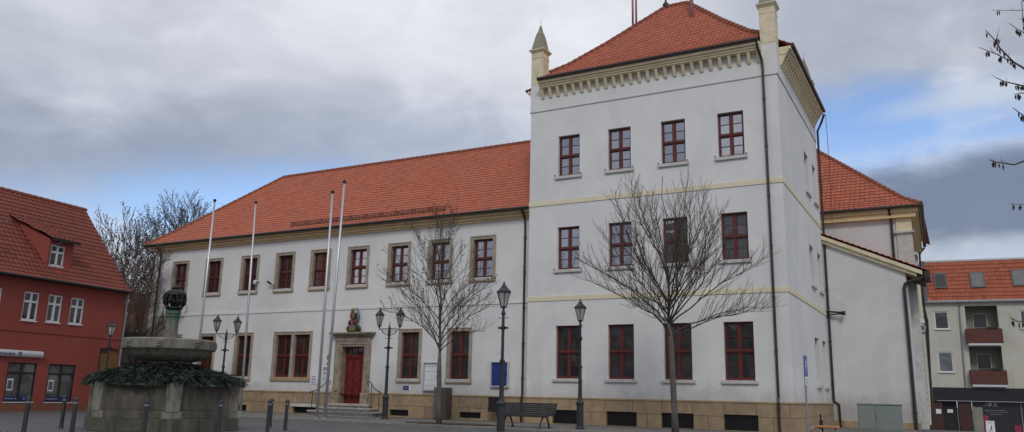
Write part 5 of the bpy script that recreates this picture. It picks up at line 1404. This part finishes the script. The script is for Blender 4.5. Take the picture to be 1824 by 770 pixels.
def make_tree(name, label, base, H, fork, R_, seed, limbs=16, dens=1.0, tr=.12, widest=.38, buds=0, leaf=None, bark='bark', twig='twig', lean=(0, 0), multi=1, droop=.0, group=None, twr=.0031, cat='tree', vase=0):
    rnd = random.Random(seed)
    base = Vector(base)
    lsz = max(1.0, twr / .008)
    t = thing(name, label, cat, base, group=group)
    tk = MB(); br = MB(); lf = MB()
    top = base + Vector((lean[0], lean[1], H))
    def env(h):                            # crown radius at relative height 0..1
        if h < widest: return R_ * (.68 + .32 * (h / widest) ** .8)
        return R_ * max(.10, (1 - ((h - widest) / (1 - widest)) ** 1.7)) ** .8
    for m in range(multi):
        off = Vector((0, 0, 0)) if multi == 1 else Vector((rnd.uniform(-.5, .5), rnd.uniform(-.5, .5), 0))
        pts = []; rad = []
        n = 12
        for i in range(n + 1):
            s = i / n
            p = base + off * (1 + s * 1.6) + Vector((lean[0] * s, lean[1] * s, H * .93 * s)) + Vector((rnd.uniform(-.03, .03), rnd.uniform(-.03, .03), 0)) * (0 if H * .93 * s <= fork else 1) * (1 + 2 * s)
            pts.append(p); rad.append(max(.012, tr * (1 - s * .25) if H * .93 * s <= fork else tr * .62 * (1 - (s - fork / H) / (1 - fork / H)) ** 1.15))
        rad[0] = tr * 1.25
        k = max(2, sum(1 for p in pts if p.z - base.z <= fork) + 1)
        tk.tube(pts[:k], rad[:k], 10); br.tube(pts[k - 1:], rad[k - 1:], 7)
        def trunk_at(z):
            s = min(1, max(0, z / (H * .93))) * n; i = min(n - 1, int(s)); return pts[i].lerp(pts[i + 1], s - i)
        nl = limbs // multi
        for i in range(nl):
            f = (i + rnd.uniform(0, .6)) / nl
            z0 = fork + (H * .72 - fork) * f ** 1.55
            if vase and f > .12: z0 = fork + vase * rnd.random() ** .8 * (.35 + f) + 1.3 * f * f
            P0 = trunk_at(z0)
            az = i * 2.399 + rnd.uniform(-.35, .35)
            # target on the envelope
            hrel = min(.97, (f ** 1.05) * .74 + rnd.uniform(.12, .26))
            tz = fork * .96 + (H - fork * .96) * hrel
            rr = env(hrel) * rnd.uniform(.74, 1.08)
            T_ = base + Vector((lean[0] * tz / H + rr * math.cos(az), lean[1] * tz / H + rr * math.sin(az), max(tz, fork + .15)))
            Lh = (T_ - P0).length
            ctrl = P0.lerp(T_, .42) + Vector((0, 0, Lh * (.14 if f > .35 else .20)))
            if vase:
                ou = Vector((math.cos(az), math.sin(az), 0)); sk = rnd.uniform(-.12, .12)
                ctrl = P0.lerp(T_, .45) + Vector((0, 0, Lh * (.15 - .20 * f))) + ou * Lh * .17 * f + ou.cross(Vector((0, 0, 1))) * Lh * sk
            if T_.z < P0.z + .3: ctrl = P0.lerp(T_, .45) + Vector((0, 0, .45))
            ns = 9
            cur = bez(P0, ctrl, T_, ns)
            for q in range(1, ns): cur[q] += Vector((rnd.uniform(-1, 1), rnd.uniform(-1, 1), rnd.uniform(-1, 1))) * .03 * Lh / 2.5
            r0 = tr * ((.27 - .13 * f) if not vase else .27) * (Lh / R_) ** .5
            radl = [max(twr * 1.3, r0 * (1 - q / ns) ** .85) for q in range(ns + 1)]
            br.tube(cur, radl, 5)
            # sub branches
            nsub = int((7 + Lh * 3.0) * dens)
            for j in range(nsub):
                s = (.28 if vase else .18) + (.70 if vase else .80) * (j + rnd.random()) / nsub
                q = min(ns - 1, int(s * ns)); p = cur[q].lerp(cur[q + 1], s * ns - q); tg = (cur[q + 1] - cur[q]).normalized()
                side = tg.cross(Vector((0, 0, 1)))
                if side.length < .05: side = Vector((1, 0, 0))
                side.normalize(); oth = side.cross(tg)
                aa = (j * 2.4) + rnd.uniform(-.5, .5)
                d = (tg * rnd.uniform(.75, 1.1) + (side * math.cos(aa) + oth * math.sin(aa)) * rnd.uniform(.5, .85) + Vector((0, 0, .42))).normalized()
                L2 = (Lh * .42 * (1 - s) + rnd.uniform(.32, .62) * (R_ / 3.2)) * rnd.uniform(.75, 1.15)
                segs = 5; pp = [p]; dd = d.copy()
                for q2 in range(segs):
                    dd = (dd + Vector((rnd.uniform(-.16, .16), rnd.uniform(-.16, .16), rnd.uniform(-.05, .17) - droop))).normalized()
                    pp.append(pp[-1] + dd * L2 / segs)
                r1 = max(twr * 1.2, min(r0 * .45, .006 + L2 * .009) * (1 - s * .35))
                br.tube(pp, [max(twr, r1 * (1 - q2 / segs * .8)) for q2 in range(segs + 1)], 4)
                nt_ = int((3 + L2 * 5.5) * dens)
                for k2 in range(nt_):
                    s2_ = .2 + .8 * (k2 + rnd.random()) / nt_
                    q = min(segs - 1, int(s2_ * segs)); p2 = pp[q].lerp(pp[q + 1], s2_ * segs - q); tg2 = (pp[q + 1] - pp[q]).normalized()
                    e = Vector((rnd.uniform(-1, 1), rnd.uniform(-1, 1), rnd.uniform(-.15, 1.2))) * .72
                    d2 = (tg2 + e).normalized(); L3 = rnd.uniform(.14, .36) * (1 - .3 * s2_) * (R_ / 3.2) ** .5
                    m1 = p2 + d2 * L3 * .5; m2 = m1 + (d2 + Vector((rnd.uniform(-.3, .3), rnd.uniform(-.3, .3), .25 - droop * 3))).normalized() * L3 * .5
                    br.tube([p2, m1, m2], [twr, twr * .9, twr * .6], 3, cap=False)
                    if buds and rnd.random() < buds:
                        br.ball(m2, twr * 2.1, 4, (1, 1, 1.6))
                    if leaf and rnd.random() < leaf:
                        c = m2; u = Vector((rnd.uniform(-1, 1), rnd.uniform(-1, 1), rnd.uniform(-1, .3))).normalized() * rnd.uniform(.04, .09) * lsz; w = u.orthogonal().normalized() * .035 * lsz
                        lf.poly([c, c + u * .5 + w, c + u, c + u * .5 - w])
    tk.build('trunk', M[bark], t, smooth=True); cr = br.build('crown', M[twig], t)
    if leaf: lf.build('dry_leaves', M['deadleaf'], cr)
    return t
make_tree('bare_tree', 'larger leafless street tree in front of the tower windows', (8.26, -5.26, 0), 9.4, 3.1, 3.55, 21, limbs=31, dens=1.14, tr=.108, widest=.26, buds=.5, vase=1.15, lean=(-.25, 0))
make_tree('bare_tree', 'smaller leafless street tree with round reddish mulch bed by the white notice board', (-.86, -5.43, 0), 8.75, 2.7, 2.75, 33, limbs=25, dens=1.2, tr=.095, widest=.32, buds=.6, leaf=.12, lean=(-.35, 0))
mb = MB(); mb.lathe([(1.95, .0135), (1.8, .022), (.8, .03), (.1, .05)], 48, (-.95, -4.4))
for v_ in mb.v[:96]:
    k_ = random.uniform(.82, 1.06); v_.x = -.95 + (v_.x + .95) * k_ * 1.15; v_.y = -4.4 + (v_.y + 4.4) * k_ * .5
for v_ in mb.v[96:]: v_.y = -4.4 + (v_.y + 4.4) * .5
tag(mb.build('mulch_bed', M['mulch'], smooth=True), 'flat bed of reddish bark mulch round the smaller tree', 'mulch', kind='stuff')
make_tree('bare_tree', 'many-stemmed bare tree in front of the left corner of the white building', (-24.6, -1.3, 0), 9.6, 2.0, 3.1, 8, limbs=48, dens=1.0, tr=.10, widest=.5, multi=5, twig='twig2', bark='twig2', twr=.007, leaf=.1)
make_tree('bare_tree', 'tall bare tree close behind the gable of the red house', (-44.2, 11.6, 0), 16.2, 3.5, 5.6, 5, limbs=44, dens=.9, tr=.22, widest=.6, twig='twig2', bark='twig2', twr=.0125, leaf=.6)
make_tree('bare_tree', 'broad bare tree rising above the left hip of the white building roof', (-43.2, 17.2, 0), 18.6, 5, 6.2, 6, limbs=52, dens=.9, tr=.28, widest=.62, twig='twig2', bark='twig2', twr=.0125, leaf=.6)
make_tree('bare_tree', 'farthest bare tree, only its top showing over the orange roof hip', (-43.4, 22.9, 0), 19.4, 6, 3.6, 9, limbs=26, dens=.8, tr=.24, widest=.6, twig='twig2', bark='twig2', twr=.0125, leaf=.6)

# tree at the right with hanging catkins
def catkin_tree():
    rnd = random.Random(2)
    t = thing('catkin_tree', 'near tree at the right edge, bare twigs hung with dark brown catkins', 'tree', (18.15, -22.46, 0))
    tk = MB(); tk.tube([(18.15, -22.46, -.05), (18.2, -22.6, 1.2), (18.27, -22.82, 2.27), (18.26, -23.0, 3.0), (18.27, -23.12, 3.44)], [.12, .10, .09, .08, .07], 10)
    tk.tube([(18.27, -23.12, 3.44), (18.4, -23.4, 5.0), (18.36, -23.75, 6.16), (18.3, -23.8, 7.5)], [.07, .05, .035, .01], 8)
    tk.build('trunk', M['bark'], t, smooth=True)
    B = [[(17.96, -23.5, 3.37), (17.62, -23.67, 3.77), (17.31, -23.9, 4.05), (17.23, -24.06, 4.06), (17.13, -24.25, 4.13), (17.09, -24.32, 4.19), (17.04, -24.28, 4.3)], [(17.23, -23.95, 4.11), (17.18, -24.05, 4.1), (17.1, -24.23, 4.09), (16.97, -24.37, 4.12)], [(17.6, -23.82, 3.72), (17.42, -24.12, 4.11), (17.32, -24.21, 4.33), (17.34, -24.15, 4.63)], [(17.42, -24.12, 4.11), (17.33, -24.11, 4.29), (17.29, -24.02, 4.37), (17.24, -24.03, 4.43)], [(17.85, -23.53, 3.5), (17.53, -23.69, 3.75), (17.3, -23.91, 3.88), (17.14, -24.13, 3.87), (17.08, -24.25, 3.87)], [(17.53, -23.72, 3.74), (17.28, -23.99, 3.79), (17.2, -24.14, 3.74)], [(17.94, -23.6, 3.34), (17.52, -23.89, 3.43), (17.26, -23.99, 3.59), (17.2, -23.92, 3.69)], [(18.01, -23.51, 3.16), (17.57, -23.65, 3.3), (17.24, -23.73, 3.25), (17.17, -23.8, 3.21), (17.02, -24.0, 3.2), (16.97, -24.13, 3.19)], [(18.08, -23.01, 2.15), (17.6, -23.24, 2.05), (17.24, -23.52, 1.92), (17.08, -23.71, 1.85), (17.01, -23.78, 1.88)], [(17.14, -24.1, 4.19), (17.11, -24.25, 4.19), (17.12, -24.32, 4.23)]]
    # more boughs on the other sides of the crown
    for i in range(16):
        a = rnd.uniform(-.6, 3.6); z = rnd.uniform(2.4, 5.8); L = rnd.uniform(.8, 1.5)
        p = Vector((18.28, -23.1, z)); pts = [tuple(p)]
        for k in range(5):
            p = p + Vector((math.cos(a), math.sin(a), rnd.uniform(.1, .5))).normalized() * L / 5; a += rnd.uniform(-.15, .15); pts.append(tuple(p))
        B.append(pts)
    cr = MB(); ck = MB()
    start = Vector((18.27, -23.1, 3.2))
    for bi, b in enumerate(B):
        pts = [Vector(p) for p in b]
        near = bi < 10
        root = bi in (0, 4, 6, 7, 8)
        if root:
            z = {0: 3.0, 4: 3.1, 6: 3.0, 7: 2.9, 8: 2.1}[bi]
            pts = [Vector((18.27, -23.0 if z > 2.5 else -22.8, z))] + pts
        n = len(pts)
        cr.tube(pts, [(.011 if root else .005) * (1 - .85 * k / (n - 1)) + .0016 for k in range(n)], 5)
        for k in range(1 if root else 0, n - 1):
            a, c = pts[k], pts[k + 1]; L = (c - a).length
            m = int(L / .034)
            for i in range(m):
                if rnd.random() < (.85 if near else .25):
                    p = a.lerp(c, rnd.random())
                    if rnd.random() < .5:
                        for q in range(rnd.randint(1, 3)):
                            o = Vector((rnd.uniform(-.02, .02), rnd.uniform(-.02, .02), 0)); l = rnd.uniform(.032, .052)
                            cr.tube([p, p + o * .6 + Vector((0, 0, -.014))], .0012, 3)
                            e = p + o * .6 + Vector((0, 0, -.014))
                            ck.tube([e, e + Vector((0, 0, -l * .4)) + o * .2, e + Vector((0, 0, -l))], [.0045, .0075, .003], 5)
                    else:
                        d = (c - a).normalized() + Vector((rnd.uniform(-.8, .8), rnd.uniform(-.8, .8), rnd.uniform(0, .8))); cr.tube([p, p + d.normalized() * rnd.uniform(.02, .07)], [.002, .0012], 3)
    c = cr.build('crown', M['twig'], t); ck.build('catkins', M['catkin'], c)
catkin_tree()

# ------------------------------------------------------------------ sky and light
SUN_AZ, SUN_EL = R(152), R(40)          # measured from +y toward +x ; the light comes from behind the viewer
w = bpy.data.worlds.new('World'); scene.world = w; w.use_nodes = True
nt = w.node_tree; nt.nodes.clear()
out = nt.nodes.new('ShaderNodeOutputWorld'); bg = nt.nodes.new('ShaderNodeBackground')
sky = nt.nodes.new('ShaderNodeTexSky'); sky.sky_type = 'NISHITA'; sky.sun_disc = False
sky.sun_elevation = SUN_EL; sky.sun_rotation = SUN_AZ; sky.air_density = 1.0; sky.dust_density = .6; sky.ozone_density = 1.6
K = 10.0                                # background strength is 1/K
tc = nt.nodes.new('ShaderNodeTexCoord')
sep = nt.nodes.new('ShaderNodeSeparateXYZ'); nt.links.new(tc.outputs['Generated'], sep.inputs[0])
def mth(op, a, b=None, c=None, clamp=False):
    n = nt.nodes.new('ShaderNodeMath'); n.operation = op; n.use_clamp = clamp
    for s, v in zip(n.inputs, (a, b, c)):
        if v is None: continue
        if hasattr(v, 'is_output'): nt.links.new(v, s)
        else: s.default_value = v
    return n.outputs[0]
az = mth('MULTIPLY', mth('ARCTAN2', sep.outputs[0], sep.outputs[1]), 57.2958)
el = mth('MULTIPLY', mth('ARCSINE', sep.outputs[2]), 57.2958)
# cloud layer coordinates: direction projected on a flat deck
zc = mth('MAXIMUM', mth('ADD', sep.outputs[2], .12), .04)
cmb = nt.nodes.new('ShaderNodeCombineXYZ')
nt.links.new(mth('DIVIDE', sep.outputs[0], zc), cmb.inputs[0]); nt.links.new(mth('DIVIDE', sep.outputs[1], zc), cmb.inputs[1]); cmb.inputs[2].default_value = 1.7
def noise(scale, detail=6, rough=.55, dist=0, vec=None):
    n = nt.nodes.new('ShaderNodeTexNoise'); n.inputs['Scale'].default_value = scale; n.inputs['Detail'].default_value = detail
    n.inputs['Roughness'].default_value = rough; n.inputs['Distortion'].default_value = dist
    nt.links.new(vec or cmb.outputs[0], n.inputs['Vector']); return n.outputs[0]
mpg = nt.nodes.new('ShaderNodeMapping'); mpg.inputs['Scale'].default_value = (1, 1, 2.0); mpg.inputs['Rotation'].default_value = (R(12), R(-10), 0)
nt.links.new(tc.outputs['Generated'], mpg.inputs[0])
nA = noise(3.6, 9, .50, .35, mpg.outputs[0]); nB = noise(10.5, 9, .55, .5, mpg.outputs[0])
def mixw(f, a, b):
    m = nt.nodes.new('ShaderNodeMix'); m.data_type = 'RGBA'
    for s, v in ((m.inputs[0], f), (m.inputs[6], a), (m.inputs[7], b)):
        if hasattr(v, 'is_output'): nt.links.new(v, s)
        elif isinstance(v, float): s.default_value = v
        else: s.default_value = (v[0] * K, v[1] * K, v[2] * K, 1)
    return m.outputs[2]
def sstep(x, a, b):
    m = nt.nodes.new('ShaderNodeMapRange'); m.interpolation_type = 'SMOOTHSTEP'
    nt.links.new(x, m.inputs[0]); m.inputs[1].default_value = a; m.inputs[2].default_value = b
    return m.outputs[0]
dist1 = mth('SUBTRACT', nB, .5); dist2 = mth('SUBTRACT', nA, .5)
def blob(a0, e0, ra, re, soft=.75, rot=0.0, warp=1.0):
    """1 inside an ellipse of sky around azimuth a0 and elevation e0 (degrees), ragged by the cloud noise"""
    u = mth('SUBTRACT', az, a0); v = mth('SUBTRACT', el, e0)
    c_, s_ = math.cos(R(rot)), math.sin(R(rot))
    u2 = mth('DIVIDE', mth('ADD', mth('MULTIPLY', u, c_), mth('MULTIPLY', v, s_)), ra); v2 = mth('DIVIDE', mth('SUBTRACT', mth('MULTIPLY', v, c_), mth('MULTIPLY', u, s_)), re)
    d = mth('SQRT', mth('ADD', mth('MULTIPLY', u2, u2), mth('MULTIPLY', v2, v2)))
    d = mth('ADD', d, mth('MULTIPLY', mth('ADD', mth('MULTIPLY', dist1, .9), mth('MULTIPLY', dist2, 1.6)), warp))
    n = sstep(d, 1 - soft, 1 + soft)
    return mth('SUBTRACT', 1.0, n)
cloud = mixw(sstep(mth('ADD', mth('MULTIPLY', nA, .7), mth('MULTIPLY', nB, .3)), .36, .64), (.33, .375, .47), (.60, .625, .69))
cloud = mixw(sstep(el, 32, 80), cloud, (.74, .75, .78))            # thinner, brighter cloud overhead
def over(col, m, k, c): return mixw(mth('MULTIPLY', m, k), col, c)
c = cloud
c = over(c, blob(-59.4, 20.4, 10, 5.5), .8, (.49, .52, .60))
c = over(c, blob(-33, 26.2, 18, 6.0), .88, (.70, .72, .78))
c = over(c, blob(-21.9, 25.5, 6, 4.5), .8, (.74, .76, .81))
c = over(c, blob(-56, 13.6, 16, 3.6), .85, (.28, .33, .435))
c = over(c, blob(-35, 17.2, 12, 3.2), .8, (.37, .42, .53))
c = over(c, blob(-3.5, 24.5, 10, 5.0), .8, (.42, .45, .53))
# clear sky: the Nishita sky, seen through gaps
puff = mth('ADD', mth('MULTIPLY', sstep(mth('ADD', mth('MULTIPLY', nB, .5), mth('MULTIPLY', nA, .5)), .30, .70), .22), .92)
pm = nt.nodes.new('ShaderNodeVectorMath'); pm.operation = 'SCALE'; nt.links.new(c, pm.inputs[0]); nt.links.new(puff, pm.inputs['Scale'])
c = pm.outputs[0]
gap = mth('MAXIMUM', mth('MULTIPLY', blob(-43, 12.1, 17, 2.7, .65, 5), .9), mth('MAXIMUM', mth('MULTIPLY', blob(-2.6, 17.3, 8.0, 2.8, .55), .92), mth('MULTIPLY', blob(3.5, 16.6, 5.2, 1.1, .7), .8)))
skyc = nt.nodes.new('ShaderNodeMix'); skyc.data_type = 'RGBA'; nt.links.new(gap, skyc.inputs[0]); nt.links.new(c, skyc.inputs[6])
sk = nt.nodes.new('ShaderNodeMix'); sk.data_type = 'RGBA'; sk.blend_type = 'MULTIPLY'; sk.inputs[0].default_value = 1
nt.links.new(sky.outputs[0], sk.inputs[6]); sk.inputs[7].default_value = (1.30, 1.42, 1.62, 1)
nt.links.new(sk.outputs[2], skyc.inputs[7])
c = skyc.outputs[2]
c = over(c, blob(2.5, 12.3, 9.5, 3.3, .4), .94, (.175, .22, .32))
c = over(c, blob(2.2, 18.7, 4.6, .75, .7, 5), .7, (.54, .60, .70))
c = over(c, blob(3.4, 9.2, 5, .9, .7), .85, (.46, .54, .66))
nt.links.new(c, bg.inputs['Color']); bg.inputs['Strength'].default_value = 1 / K
nt.links.new(bg.outputs[0], out.inputs['Surface'])

sl = bpy.data.lights.new('sun', 'SUN'); sl.energy = 1.0; sl.angle = R(14); sl.color = (1, .965, .92)
so = bpy.data.objects.new('sun', sl); COL.objects.link(so)
d = Vector((math.sin(SUN_AZ) * math.cos(SUN_EL), math.cos(SUN_AZ) * math.cos(SUN_EL), math.sin(SUN_EL)))
so.rotation_euler = d.to_track_quat('Z', 'Y').to_euler(); so.location = (0, -20, 30)

# ------------------------------------------------------------------ camera
cam = bpy.data.cameras.new('camera'); co = bpy.data.objects.new('camera', cam); COL.objects.link(co)
cam.sensor_width = 36; cam.lens = 36 * 1443.16 / 1824; cam.clip_end = 3000; cam.clip_start = .1
r_ = Vector((.87865135, .47697682, .02156201)); u_ = Vector((.08449421, -.19977826, .97619126)); f_ = Vector((-.46992822, .8559099, .21583722))
co.matrix_world = Matrix(((r_.x, u_.x, -f_.x, 16.6003), (r_.y, u_.y, -f_.y, -31.8671), (r_.z, u_.z, -f_.z, 1.1493), (0, 0, 0, 1)))
scene.camera = co
scene.view_settings.view_transform = 'Standard'; scene.view_settings.look = 'None'
scene.view_settings.exposure = .08; scene.view_settings.gamma = 1; scene.view_settings.use_curve_mapping = False
